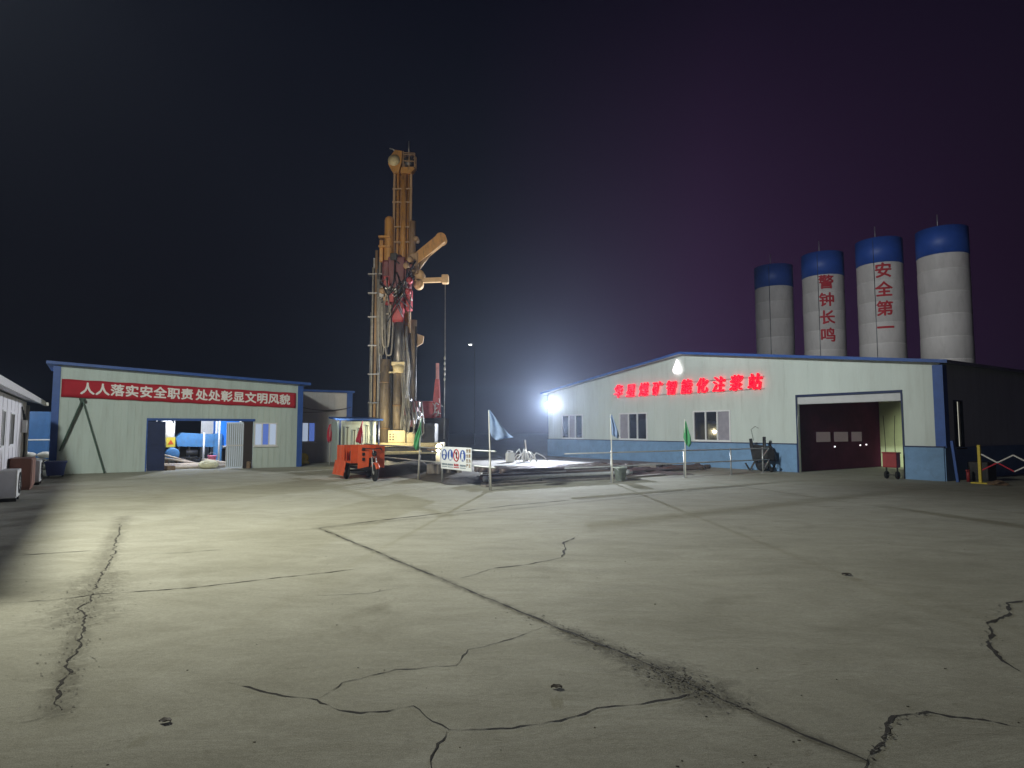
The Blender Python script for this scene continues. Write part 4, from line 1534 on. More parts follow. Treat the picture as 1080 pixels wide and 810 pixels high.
for i, (aa, bb_, L, an, zz, lab) in enumerate(((9.4, 15.6, 3.2, 0.05, 0.03, 'grey plank lying nearest the fence corner'), (11.9, 15.8, 3.6, -0.06, 0.03, 'long grey plank lying along the inside of the fence'),
                                       (9.6, 15.9, 2.4, 0.2, 0.08, 'short grey plank lying askew on another plank'), (14.6, 15.7, 2.6, 0.1, 0.03, 'grey plank beside the white bucket by the fence'))):
    f = MB()
    f.box((0, -0.13, -0.025), (L, 0.13, 0.025), 0.006)
    o = f.build('plank', M['plank'])
    o.location = G(aa, bb_, zz)
    o.rotation_euler = (0, 0.012 if i == 2 else 0, ANG + an)
    tag(o, lab, 'plank', 'planks inside the fence')
for i, (aa, bb_, w_, d_, h_, an, m_, lab) in enumerate((
        (12.3, 18.6, 1.5, 0.9, 0.34, 0.1, 'dark', 'flat dark steel crate behind the pipe pile, nearest the tall blue pennant'),
        (15.2, 18.9, 1.1, 0.8, 0.28, -0.2, 'timber', 'brown timber pallet block at the right end of the pipe pile'),
        (18.6, 17.6, 1.3, 0.8, 0.26, 0.3, 'plank', 'grey slatted pallet below the dull green pennant'),
        (9.9, 19.4, 1.0, 0.7, 0.45, 0.15, 'plank', 'grey slatted crate behind the safety board'))):
    t = thing('pallet_crate', lab, 'crate', G(aa, bb_), ANG + an)
    f = MB()
    for k in range(5):
        f.box((0, k * d_ / 5, h_ - 0.03), (w_, k * d_ / 5 + d_ / 5 - 0.03, h_))
    f.build('deck_board', M[m_], t)
    f = MB()
    for k in range(3):
        x = k * (w_ - 0.1) / 2
        f.box((x, 0, 0), (x + 0.1, d_, h_ - 0.032))
    f.build('bearer', M[m_], t)
f = MB()
rows = []
for i in range(14):
    row = []
    for j in range(12):
        p = G(8.2 + 3.0 * i / 13, 20.6 + 3.2 * j / 11)
        e = min(i, 13 - i, j, 11 - j)
        row.append((p.x, p.y, 0.01 if e == 0 else 0.42 * min(1, e / 2.5) * random.uniform(0.8, 1.1)))
    rows.append(row)
f.sheet(rows)
o = f.build('covered_heap', M['tarp'])
tag(o, 'low heap under crumpled black tarpaulin in front of the rig', 'heap')
MT = thing('mud_tank', 'low dark steel mud tank with pale rim in front of the rig', 'tank', G(9.4, 24.4))
f = MB()
f.box((0, 0, 0.06), (2.9, 1.5, 0.62), 0.02)
for k in range(6):
    f.box((0.2 + k * 0.5, -0.05, 0.08), (0.28 + k * 0.5, -0.003, 0.60))
f.build('tank', M['dark'], MT)
f = MB()
f.box((-0.05, -0.07, 0.622), (2.95, 0.02, 0.69))
f.box((-0.05, 1.48, 0.622), (2.95, 1.57, 0.69))
f.build('rim', M['cream'], MT)
f = MB()
for x in (0.3, 1.4, 2.5):
    f.box((x, 0.2, 0.0), (x + 0.15, 1.3, 0.06))
f.build('skid', M['timber'], MT)
# white hoses, jug, bucket
f = MB()
for k in range(9):
    a0 = random.uniform(0, 6.28)
    r_ = random.uniform(0.4, 0.9)
    f.tube([(0.15 * math.cos(a0), 0.15 * math.sin(a0), 0.02), (r_ * 0.5 * math.cos(a0), r_ * 0.5 * math.sin(a0), random.uniform(0.35, 0.7)), (r_ * math.cos(a0 + .3), r_ * math.sin(a0 + .3), random.uniform(0.1, 0.3)), (r_ * 1.25 * math.cos(a0 + .4), r_ * 1.25 * math.sin(a0 + .4), 0.03)], 0.03, 7)
f.tube([(0, 0, 0.02), (-0.05, 0, 0.6), (-0.1, 0, 1.05)], 0.035, 7)
o = f.build('hose_tangle', M['sack'])
o.location = at(556, 478, 30.5)
o.location.z = 0.10
tag(o, 'tangle of white hoses standing up on the pale pad left of the white shed', 'hose')
jg = thing('jerrycan', 'small white plastic can on the pad left of the hose tangle', 'can', (at(538, 480, 30).x, 30, 0.10), 0.3)
f = MB()
f.box((-0.2, -0.15, 0), (0.2, 0.15, 0.46), 0.05)
f.build('body', M['white'], jg)
f = MB()
f.tube([(0.1, 0, 0.46), (0.1, 0, 0.54)], 0.05, 10)
f.tube([(-0.16, 0, 0.45), (-0.12, 0, 0.54), (0.02, 0, 0.54), (0.05, 0, 0.45)], 0.02, 8)
f.build('cap', M['white'], jg)
bk = thing('bucket', 'grey green bucket standing behind the fence below the blue pennant', 'bucket', G(14.25, 15.05))
f = MB()
f.lathe([(0.15, 0), (0.21, 0.40), (0.225, 0.40), (0.225, 0.44), (0.19, 0.44), (0.14, 0.03), (0.02, 0.03)], (0, 0, 0), 18)
f.build('body', mat('grey_green_plastic', (0.38, 0.43, 0.38), 0.6, 0, 0.15, 6, dirt=0.4), bk)
f = MB()
f.tube([(-0.22, 0, 0.41)] + [(-0.22 * math.cos(R(k)), -0.1, 0.41 - 0.14 * math.sin(R(k))) for k in range(20, 180, 20)] + [(0.22, 0, 0.41)], 0.009, 6)
f.build('handle', M['galv'], bk)

# ------------------------------------------------------------------ white shed on the right
RB = thing('grouting_shed', 'long white gable shed with blue plinth, red lit sign and open dark doorway', 'shed', G(22.7, 9.1))
GL = 21.0
PK = 10.55


def rtop(y):
    return 3.80 + (5.13 - 3.80) * (1 - abs(y - PK) / PK)


DOOR = (1.21, 4.97, -0.5, 2.90)
W1 = (17.82, 19.72, 1.12, 2.50)
W2 = (12.92, 14.92, 1.12, 2.50)
W3 = (8.05, 10.08, 1.12, 2.50)
w = MB()
wall(w, 'y', 0.0, 0.12, 0, GL, rtop, [DOOR, W1, W2, W3], dict(step=1.0, w=0.012, d=0.006, peak=PK, z0=1.08))
wall(w, 'x', 0.0, 0.12, 0.122, 20, lambda x: 3.80, [(0.85, 1.55, 1.05, 2.62)], None)
wall(w, 'x', GL - 0.12, 0.12, 0.122, 20, lambda x: 3.80, [], None)
w.build('wall', M['panel2'], RB)
f = MB()
wall(f, 'y', -0.05, 0.047, -0.02, 1.15, lambda y: 1.07, [], None)
wall(f, 'y', -0.05, 0.047, 5.03, GL + 0.05, lambda y: 1.07, [], None)
wall(f, 'x', -0.05, 0.047, 0.0, 20, lambda x: 1.07, [], None)
pl = f.build('plinth', M['plinth'], RB)
f = MB()
f.box((-0.075, -0.05, 1.072), (-0.003, 1.15, 1.11))
f.box((-0.075, 5.03, 1.072), (-0.003, GL + 0.05, 1.11))
f.build('plinth_cap', M['navy'], RB)
f = MB()
for (y0, y1) in ((-0.35, PK), (PK, GL + 0.35)):
    z0_, z1_ = rtop(y0) + 0.004, rtop(y1) + 0.004
    f.prism([(-0.30, y0, z0_), (-0.30, y1, z1_), (-0.30, y1, z1_ + 0.10), (-0.30, y0, z0_ + 0.10)], (20.6, 0, 0))
rf = f.build('roof', M['roof'], RB)
f = MB()
for (y0, y1) in ((-0.35, PK), (PK, GL + 0.35)):
    z0_, z1_ = rtop(y0) + 0.0, rtop(y1) + 0.0
    f.prism([(-0.34, y0, z0_), (-0.34, y1, z1_), (-0.34, y1, z1_ + 0.108), (-0.34, y0, z0_ + 0.108)], (0.037, 0, 0))
f.build('verge_trim', M['blue'], rf)
f = MB()
f.box((-0.055, -0.10, 1.112), (-0.003, 0.20, 3.74))
f.box((0.0, -0.10, 1.072), (0.25, -0.003, 3.74))
f.build('corner_trim', M['blue'], RB)
f = MB()
f.box((-0.03, 1.15, 0), (0.15, 1.208, 2.90))
f.box((-0.03, 4.972, 0), (0.15, 5.03, 2.90))
f.box((-0.03, 1.15, 2.902), (0.15, 5.03, 2.99))
f.build('door_frame', M['navy'], RB)
f = MB()
f.box((0.02, 1.21, 2.62), (0.30, 4.97, 2.898), 0.02)
f.build('shutter_box', M['palegrey'], RB)
cur = [M['glassdark'], M['glassdark'], M['curtain']]
for W, ps in ((W1, [M['glassdark'], M['curtain'], M['glassdark']]), (W2, [M['glassdark'], M['glassdark'], M['curtain']]), (W3, [M['curtain'], M['glassdark'], M['glassdark']])):
    window(RB, 'y', 0.0, W[0] + 0.004, W[1] - 0.004, W[2] + 0.004, W[3], ps, bar=0.07)
window(RB, 'x', 0.0, 0.855, 1.545, 1.05, 2.62, [M['glassdark'], E['slit'], M['glassdark']], fm=M['dark'])
# room behind the doorway
f = MB()
f.box((0.16, 5.05, 0.02), (6.4, 5.12, 3.4))
ip = f.build('inner_partition', M['maroon'], RB)
for x0, x1 in ((1.35, 2.35), (2.65, 3.7), (4.0, 4.8)):
    f = MB()
    f.box((x0, 5.03, 1.15), (x1, 5.045, 1.55))
    f.build('inner_window', E['faint'], ip)
for x, z in ((2.6, 0.95), (4.6, 0.98), (5.1, 1.0)):
    f = MB()
    f.blob((x, 5.0, z), (0.03, 0.03, 0.03), 2, 0)
    f.build('indicator_lamp', E['indicator'], ip)
f = MB()
f.box((6.42, 0.3, 0.02), (6.5, 5.12, 2.62))
f.box((6.42, 0.3, 2.622), (6.5, 5.12, 3.4))
bk_ = f.build('inner_wall', M['olive'], RB)
f = MB()
f.box((6.36, 1.9, 0.02), (6.415, 3.30, 2.5))
f.build('inner_door', M['olive2'], bk_)
for y in (1.75, 3.33):
    f = MB()
    f.box((6.33, y, 0.9), (6.41, y + 0.035, 2.55))
    f.build('light_tube', E['slit'], bk_)
f = MB()
f.box((0.13, 0.3, 3.402), (6.5, 5.12, 3.45))
f.build('ceiling', M['maroon'], RB)
# wall lamp hanging cable
f = MB()
f.tube([(-0.03, 4.93, 2.55), (-0.05, 4.95, 1.9), (-0.04, 4.94, 0.3)], 0.012, 6)
f.build('cable', M['galv'], RB)
f = MB()
f.tube([(-0.02, 6.95, 1.2), (-0.02, 7.05, 1.65), (-0.02, 6.85, 1.78), (-0.02, 6.7, 1.7)], 0.008, 5)
f.build('conduit', M['dark'], RB)

# red lit lettering and white drop
LS = thing('lit_sign', 'row of ten glowing red characters fixed on the white shed wall', 'sign', G(22.7, 9.1))
ys = [14.80 - i * 0.895 for i in range(10)]
for y, ch, in zip(ys, '华星煤矿智能化注浆站'):
    text('lit_character', ch, 0.70, E['led'], LS, T(-0.13, y, 3.57) @ SIDE, 0.014, 0.03,
         fn=lambda c: Vector((c.x * 0.92 + 0.16 * c.y, c.y, c.z)))
f = MB()
for z in (3.31, 3.81):
    f.box((-0.07, 6.35, z), (-0.045, 15.2, z + 0.02))
for i in range(12):
    f.box((-0.044, 6.4 + i * 0.79, 3.32), (-0.003, 6.43 + i * 0.79, 3.34))
f.build('mounting_rail', M['galv'], LS)
f = MB()
prof = [(0.0, 0.26), (0.05, 0.15), (0.11, 0.04), (0.17, -0.06), (0.19, -0.14), (0.17, -0.21), (0.11, -0.26), (0.0, -0.28)]
poly = [(-0.10, 10.9 + y * 1.25, 4.60 + z * 1.25) for y, z in prof] + [(-0.10, 10.9 - y * 1.25, 4.60 + z * 1.25) for y, z in prof[-2:0:-1]]
f.prism(poly, (0.06, 0, 0))
o = f.build('lit_emblem', E['drop'])
o.location = G(22.7, 9.1)
o.rotation_euler = (0, 0, ANG)
tag(o, 'glowing white water drop emblem under the gable peak above the red characters', 'emblem')

# flood lamp on the far corner of the white shed
FLP = G(22.45, 29.65, 3.12)
FA = math.atan2(-FLP.y, -FLP.x) + R(90)
FL = thing('floodlight', 'dazzling white floodlight on the far left corner of the white shed', 'floodlight', FLP, FA)
f = MB()
f.box((-0.20, -0.08, -0.16), (0.20, 0.12, 0.16), 0.03)
f.bar((-0.24, 0.02, 0.0), (-0.24, 0.25, 0.0), 0.03, 0.03)
f.bar((0.24, 0.02, 0.0), (0.24, 0.25, 0.0), 0.03, 0.03)
f.bar((-0.24, 0.25, 0), (0.24, 0.25, 0), 0.03, 0.03)
fh = f.build('housing', M['dark'], FL)
f = MB()
f.lathe([(0.02, -0.20), (0.10, -0.185), (0.17, -0.14), (0.19, -0.082)], (0, 0, 0), 24, 'y')
f.build('lens', E['flood'], fh)

# wheelbarrow leaning upright on the plinth
WBp = thing('wheelbarrow', 'dark wheelbarrow stood on end against the blue plinth left of the doorway', 'wheelbarrow', G(22.15, 15.35))
WBp.scale = (1.0, 1.45, 1.0)
f = MB()
f.prism([(0.12, 0.32, 0.38), (0.12, -0.36, 0.42), (0.08, -0.22, 0.98), (0.08, 0.40, 1.06)], (0.20, 0, 0))
f.prism([(-0.10, 0.22, 0.48), (-0.10, -0.24, 0.50), (0.118, -0.36, 0.42), (0.118, 0.32, 0.38)], (0, 0, 0.45))
f.build('tray', M['dark'], WBp)
for s, top in ((0.33, 1.28), (-0.10, 1.36)):
    f = MB()
    f.tube([(0.05, s * 0.4, 0.15), (0.05, s * 0.85, 0.75), (0.03, s, top)], 0.05, 8)
    f.build('handle', M['dark'], WBp)
f = MB()
f.lathe([(0.08, -0.06), (0.17, -0.05), (0.19, 0), (0.17, 0.05), (0.08, 0.06)], (0.02, -0.02, 0.19), 22, 'x')
f.build('wheel', M['black'], WBp)
for s in (-0.32, 0.34):
    f = MB()
    f.bar((0.06, s * 0.5, 0.5), (-0.05, s, 0.0), 0.05, 0.05)
    f.bar((-0.05, s, 0.0), (-0.05, s * 1.4, 0.30), 0.04, 0.04)
    f.build('stand_leg', M['dark'], WBp)
# red trolley in front of the right jamb
TC = thing('gas_trolley', 'dull red box trolley with tall thin hoses parked at the right jamb of the doorway', 'trolley', G(22.25, 10.5))
TC.scale = (0.85, 0.72, 0.92)
f = MB()
f.box((-0.16, -0.32, 0.42), (0.18, 0.30, 0.92), 0.03)
f.box((-0.18, -0.34, 0.92), (0.20, 0.32, 0.97), 0.015)
f.build('body', M['redbox'], TC)
for y in (-0.26, 0.22):
    f = MB()
    f.lathe([(0.04, -0.05), (0.13, -0.05), (0.15, 0), (0.13, 0.05), (0.04, 0.05)], (0.0, y, 0.15), 18, 'y')
    f.build('wheel', M['black'], TC)
f = MB()
for y in (-0.26, 0.22):
    f.bar((0, y, 0.15), (0, y, 0.42), 0.05, 0.05)
f.bar((0, -0.26, 0.15), (0, 0.22, 0.15), 0.03, 0.03)
f.build('chassis', M['dark'], TC)
for y in (-0.2, 0.22):
    f = MB()
    f.tube([(0.0, y, 0.97), (0.02, y + 0.02, 1.5), (0.0, y + 0.05 * (1 if y > 0 else -1), 2.3)], 0.014, 6)
    f.build('hose', M['black'], TC)
# bits right of the shed
f = MB()
f.box((-0.05, -0.04, 0), (0.05, 0.04, 1.30), 0.01)
o = f.build('blue_post', M['blue'])
o.location = G(22.65, 8.72)
o.rotation_euler = (R(-5), 0, ANG)
tag(o, 'blue post leaning by the right corner of the white shed', 'post')
CBX = thing('switch_cabinet', 'low dark cabinet with a small red valve right of the white shed corner', 'cabinet', G(23.7, 8.45))
f = MB()
f.box((-0.3, -0.28, 0.05), (0.35, 0.28, 0.62), 0.02)
f.box((-0.28, -0.26, 0), (0.33, 0.26, 0.05))
f.build('body', M['dark'], CBX)
f = MB()
f.tube([(-0.62, 0.15, 0), (-0.62, 0.15, 0.38)], 0.05, 10)
f.tube([(-0.74, 0.15, 0.36), (-0.50, 0.15, 0.36)], 0.025, 8)
f.build('red_valve', M['redbox'], CBX)
AB = thing('folding_barrier', 'red and white expanding lattice barrier with a yellow post at the right edge', 'barrier', G(22.6, 8.1))
f = MB()
f.box((-0.04, -0.04, 0), (0.04, 0.04, 1.18), 0.01)
f.box((-0.14, -0.22, 0), (0.14, 0.22, 0.04), 0.01)
f.build('post', M['yellow'], AB)
nx, sp = 8, 0.42
dirv = Vector((-0.12, -1.0, 0)).normalized()
lat_r, lat_w = MB(), MB()
for row, zb in enumerate((0.42, 0.66)):
    for i in range(nx):
        p0, p1 = dirv * (0.06 + i * sp), dirv * (0.06 + (i + 1) * sp)
        up = (i + row) % 2 == 0
        za, zc = (zb, zb + 0.24) if up else (zb + 0.24, zb)
        tgt = lat_r if (i // 2 + row) % 3 == 0 else lat_w
        tgt.bar((p0.x + 0.012 * row, p0.y, za), (p1.x + 0.012 * row, p1.y, zc), 0.035, 0.012, (1, 0, 0))
for i in range(nx):
    p0, p1 = dirv * (0.06 + i * sp), dirv * (0.06 + (i + 1) * sp)
    za, zc = (0.66, 0.90) if i % 2 else (0.90, 0.66)
    lat_w.bar((p0.x - 0.02, p0.y, za), (p1.x - 0.02, p1.y, zc), 0.035, 0.012, (1, 0, 0))
lat_w.build('white_lattice', M['white'], AB)
lat_r.build('red_lattice', M['rflag'], AB)
f = MB()
e = dirv * (0.06 + nx * sp)
f.box((e.x - 0.04, e.y - 0.04, 0), (e.x + 0.04, e.y + 0.04, 1.18), 0.01)
f.build('post', M['yellow'], AB)
f = MB()
f.blob((0, 0, 0.05), (0.32, 0.22, 0.09), 2, 0.3, 0.0)
o = f.build('rubble_heap', M['timber'])
o.location = G(22.4, 7.6)
tag(o, 'small heap of dark rubble at the foot of the yellow barrier post', 'rubble')

# ------------------------------------------------------------------ silos
SR, SA_ = 1.54, 49.2
sil = [(32.35, None, 'smallest looking cement silo, farthest left behind the white shed roof'),
       (27.9, '警钟长鸣', 'cement silo with four red characters, second from the left'),
       (23.45, '安全第一', 'cement silo with red characters ending in one bar, third from the left'),
       (19.2, None, 'large plain cement silo nearest the right, bright blue top band')]
SHT = [15.85, 15.9, 15.9, 15.6]
for (sb, s, lab), H in zip(sil, SHT):
    base = G(SA_, sb)
    S = thing('cement_silo', lab, 'silo', base, math.atan2(base.y, base.x) - R(90), 'cement silos behind the white shed')
    f = MB()
    prof = [(0.15, 1.2), (SR - 0.02, 3.2), (SR, 3.3)]
    z = 3.3
    k = 0
    while z < H - 2.0:
        z2 = min(z + 1.55, H - 1.92)
        prof += [(SR + 0.012 * ((k * 7) % 3), z + 0.05), (SR + 0.010, z2 - 0.05), (SR + 0.022, z2 - 0.03), (SR + 0.02, z2 - 0.01), (SR - 0.025, z2 + 0.005), (SR - 0.02, z2 + 0.04)]
        z = z2
        k += 1
    prof += [(SR - 0.01, H - 1.90)]
    f.lathe(prof, (0, 0, 0), 56)
    f.build('shell', M['silo'], S)
    f = MB()
    f.lathe([(SR + 0.035, H - 1.90), (SR + 0.035, H), (SR - 0.05, H + 0.02), (0.3, H + 0.30), (0.02, H + 0.32)], (0, 0, 0), 56)
    f.build('top_band', M['siloblue'], S)
    if sb < 20:
        an = R(60)
    else:
        an = R(-103)
    f = MB()
    f.tube([(SR * 1.01 * math.cos(an), SR * 1.01 * math.sin(an), 3.4), (SR * 1.01 * math.cos(an), SR * 1.01 * math.sin(an), H - 0.2)], 0.03, 6)
    f.build('fill_pipe', M['gunmetal'], S)
    f = MB()
    f.tube([(-0.2, 0, H + 0.2), (-0.2, 0, H + 1.25)], 0.03, 6)
    f.build('lightning_rod', M['galv'], S)
    for q in range(4):
        an = R(45 + 90 * q)
        f = MB()
        f.tube([(1.3 * math.cos(an), 1.3 * math.sin(an), 0), (1.3 * math.cos(an), 1.3 * math.sin(an), 3.35)], 0.12, 10)
        f.build('leg', M['siloblue'], S)
    if s:
        for k, ch in enumerate(s):
            zc = H - 2.62 - 1.42 * k
            rad = SR + 0.035

            def bend(c, rad=rad):
                th = (c.x + 0.24) / rad - math.pi / 2
                rr = rad + c.z
                return Vector((rr * math.cos(th), rr * math.sin(th), c.y))
            text('painted_character', ch, 1.16, M['redpaint'], S, T(0, 0, zc), 0.030, 0.006, fn=bend, cut=0.12)

# ------------------------------------------------------------------ white cabin on the left edge
CB = thing('site_cabin', 'white prefab cabin with narrow dark windows along the left edge', 'cabin', G(-1.9, 9.0))
CLN = 17.4


def cz(y):
    return 2.56


w = MB()
wins = [(10.9, 11.5, 1.2, 2.15), (12.75, 13.75, 1.2, 2.12), (7.5, 9.2, 1.2, 2.15)]
wall(w, 'y', -0.10, 0.10, 0, CLN, cz, wins, dict(step=0.95, w=0.03, d=0.008), side=1)
wall(w, 'x', CLN - 0.10, 0.098, -4.2, -0.102, lambda x: 2.56 + (4.2 - abs(x + 2.1) * 2) * 0.12 - 0.0, [], dict(peak=-2.1))
wall(w, 'x', 0.0, 0.098, -4.2, -0.102, lambda x: 2.56, [], None)
wall(w, 'y', -4.3, 0.098, 0, CLN, cz, [], None)
w.build('wall', M['whitewall'], CB)
f = MB()
f.prism([(0.42, -0.4, 2.50), (-2.1, -0.4, 3.10), (-4.7, -0.4, 2.50), (-4.7, -0.4, 2.60), (-2.1, -0.4, 3.20), (0.42, -0.4, 2.60)], (0, CLN + 1.1, 0))
cr_ = f.build('roof', M['roof'], CB)
f = MB()
f.box((0.425, -0.4, 2.47), (0.47, CLN + 0.7, 2.63))
f.build('gutter', M['galv'], cr_)


def side_window(parent, y0, y1, z0, z1):
    f = MB()
    b = 0.045
    f.box((-0.06, y0, z0), (0.02, y1, z0 + b))
    f.box((-0.06, y0, z1 - b), (0.02, y1, z1))
    f.box((-0.06, y0, z0 + b), (0.02, y0 + b, z1 - b))
    f.box((-0.06, y1 - b, z0 + b), (0.02, y1, z1 - b))
    f.box((-0.05, (y0 + y1) / 2 - 0.02, z0 + b), (0.012, (y0 + y1) / 2 + 0.02, z1 - b))
    fo = f.build('window', M['frame'], parent)
    f = MB()
    f.box((-0.04, y0 + b, z0 + b), (-0.03, y1 - b, z1 - b))
    f.build('pane', M['glassdark'], fo)


for w_ in wins:
    side_window(CB, *w_)
f = MB()
f.tube([(0.06, CLN - 0.25, 0.05), (0.06, CLN - 0.25, 2.45)], 0.05, 10)
f.build('drainpipe', M['galv'], CB)
f = MB()
f.box((0.008, CLN - 1.5, 1.55), (0.14, CLN - 1.15, 1.95), 0.02)
f.build('meter_box', M['white'], CB)
for k in range(3):
    f = MB()
    f.tube([(0.03, CLN - 1.9 + k * 0.5, 2.35 - 0.1 * k), (0.05, CLN - 1.2 + 0.2 * k, 1.9), (0.05, CLN - 0.8 + 0.1 * k, 1.0), (0.05, CLN - 1.4 + 0.3 * k, 0.35)], 0.016, 6)
    f.build('cable', M['black'], CB)
bl = thing('bulkhead_lamp', 'small pale lamp fitting on the end of the white cabin eave', 'lamp', G(-1.43, 26.9, 2.52))
f = MB()
f.box((-0.06, -0.12, -0.06), (0.10, 0.12, 0.06), 0.02)
f.build('housing', M['white'], bl)


def ac_unit(a, b, lab):
    t = thing('air_conditioner', lab, 'air conditioner', G(a, b), ANG, 'outdoor units beside the cabin')
    f = MB()
    f.box((-0.17, -0.42, 0.08), (0.17, 0.42, 0.72), 0.025)
    bo_ = f.build('casing', M['acwhite'], t)
    f = MB()
    rr = [(0.18, 0.10 + 0.24 * math.cos(R(k)), 0.40 + 0.24 * math.sin(R(k))) for k in range(0, 375, 15)]
    f.tube(rr, 0.014, 6, False)
    for k in range(-2, 3):
        f.bar((0.178, 0.10 - 0.22, 0.40 + k * 0.08), (0.178, 0.10 + 0.22, 0.40 + k * 0.08), 0.01, 0.01)
    f.build('fan_grille', M['dark'], bo_)
    f = MB()
    rr = [(-0.18 + 0, 0, 0)]
    f.box((-0.14, -0.43, 0.12), (0.14, -0.423, 0.68))
    f.build('end_panel', M['palegrey'], bo_)
    f = MB()
    f.box((-0.16, -0.34, 0), (0.16, -0.26, 0.08))
    f.box((-0.16, 0.26, 0), (0.16, 0.34, 0.08))
    f.build('foot', M['dark'], t)
    return t


ac_unit(-1.58, 18.75, 'white air conditioner unit standing nearest on the ground at the left edge')
ac_unit(-1.45, 23.9, 'white air conditioner unit standing by the brown cabinet at the cabin end')
bc = thing('low_cabinet', 'dark brown low cabinet against the white cabin wall', 'cabinet', G(-1.62, 22.2))
f = MB()
f.box((-0.24, -0.5, 0.05), (0.24, 0.75, 0.86), 0.015)
f.box((-0.22, -0.48, 0), (0.22, 0.73, 0.05))
f.build('carcass', M['brownbox'], bc)
f = MB()
f.box((0.242, -0.47, 0.10), (0.256, 0.10, 0.82))
f.box((0.242, 0.14, 0.10), (0.256, 0.72, 0.82))
f.build('door', M['brownbox'], bc)


def bin_(a, b, m_, lab, h):
    t = thing('rubbish_bin', lab, 'bin', G(a, b), ANG, 'bins beside the cabin')
    f = MB()
    f.prism([(-0.24, -0.24, 0.06), (0.24, -0.24, 0.06), (0.24, 0.24, 0.06), (-0.24, 0.24, 0.06)], (0, 0, 0.02))
    ring0 = [(-0.24, -0.24), (0.24, -0.24), (0.24, 0.24), (-0.24, 0.24)]
    v0 = [f.bm.verts.new((x, y, 0.08)) for x, y in ring0]
    v1 = [f.bm.verts.new((x * 1.25, y * 1.25, h)) for x, y in ring0]
    for i in range(4):
        f.bm.faces.new((v0[i], v0[(i + 1) % 4], v1[(i + 1) % 4], v1[i]))
    f.build('tub', m_, t)
    f = MB()
    f.box((-0.33, -0.33, h), (0.33, 0.33, h + 0.07), 0.025)
    f.box((-0.2, -0.36, h + 0.01), (0.2, -0.332, h + 0.05), 0.008)
    f.build('lid', m_, t)
    for s in (-0.2, 0.2):
        f = MB()
        f.lathe([(0.02, -0.03), (0.09, -0.03), (0.09, 0.03), (0.02, 0.03)], (s, 0.22, 0.09), 14, 'x')
        f.build('wheel', M['black'], t)


bin_(-1.75, 27.9, M['bingrey'], 'grey green wheeled bin between the cabin and the gate shed', 0.50)
bin_(-1.05, 27.2, M['binblue'], 'dark blue wheeled bin in front of the gate shed corner', 0.48)
# hoarding and sacks in the gap behind
HO = thing('hoarding', 'blue sheet hoarding with a white stripe in the gap left of the gate shed', 'fence', G(-6.5, 35.0))
f = MB()
f.box((0, 0, 0.25), (5.3, 0.05, 2.45))
for i in range(22):
    f.box((0.05 + i * 0.24, -0.02, 0.27), (0.12 + i * 0.24, -0.002, 2.43))
f.build('sheet', M['fblue'], HO)
f = MB()
f.box((0, -0.035, 1.17), (5.3, -0.022, 1.22))
f.build('stripe', M['white'], HO)
for x in (0.1, 2.6, 5.2):
    f = MB()
    f.bar((x, 0.1, 0), (x, 0.1, 2.45), 0.08, 0.08)
    f.build('post', M['galv'], HO)
k = 0
for lay, n in ((0, 6), (1, 5), (2, 4)):
    for i in range(n):
        f = MB()
        f.blob((0, 0, 0.13), (0.36, 0.25, 0.14), 2, 0.06, 0.0)
        o = f.build('sandbag', M['sack'], smooth=True)
        o.location = G(-4.2 + i * 0.66 + lay * 0.33, 32.2 + random.uniform(-.1, .1), lay * 0.24)
        o.rotation_euler = (0, 0, ANG + random.uniform(-.15, .15))
        tag(o, 'white woven sack on the %s row of the pile before the blue hoarding' % ('bottom', 'middle', 'top')[lay], 'sandbag', 'white sacks by the hoarding')

# far lamp
fp = at(496, 363, 70)
FP = thing('street_lamp', 'tall thin lamp post with a tiny distant white light above the yard', 'street lamp', (fp.x, 70, 0), 0.0)
f = MB()
f.tube([(0.5, 0, 0), (0.5, 0, fp.z - 0.3), (0.35, 0, fp.z + 0.1), (0.0, 0, fp.z + 0.12)], 0.045, 8)
f.build('post', M['black'], FP)
f = MB()
f.box((-0.30, -0.15, fp.z - 0.02), (0.25, 0.15, fp.z + 0.10), 0.03)
fo = f.build('lamp_head', M['dark'], FP)
f = MB()
f.lathe([(0.02, -0.16), (0.14, -0.12), (0.18, -0.03)], (0, 0, fp.z), 14)
f.build('lens', E['star'], fo)


# ------------------------------------------------------------------ lights
def spot(name, loc, target, watts, angle, blend, col, size=0.15):
    l = bpy.data.lights.new(name, 'SPOT')
    l.energy = watts
    l.spot_size = R(angle)
    l.spot_blend = blend
    l.color = col
    l.shadow_soft_size = size
    o = bpy.data.objects.new(name, l)
    COL.objects.link(o)
    o.location = loc
    o.rotation_euler = (Vector(target) - Vector(loc)).to_track_quat('-Z', 'Y').to_euler()
    return o


def point(name, loc, watts, col, size=0.1):
    l = bpy.data.lights.new(name, 'POINT')
    l.energy = watts
    l.color = col
    l.shadow_soft_size = size
    o = bpy.data.objects.new(name, l)
    COL.objects.link(o)
    o.location = loc
    return o


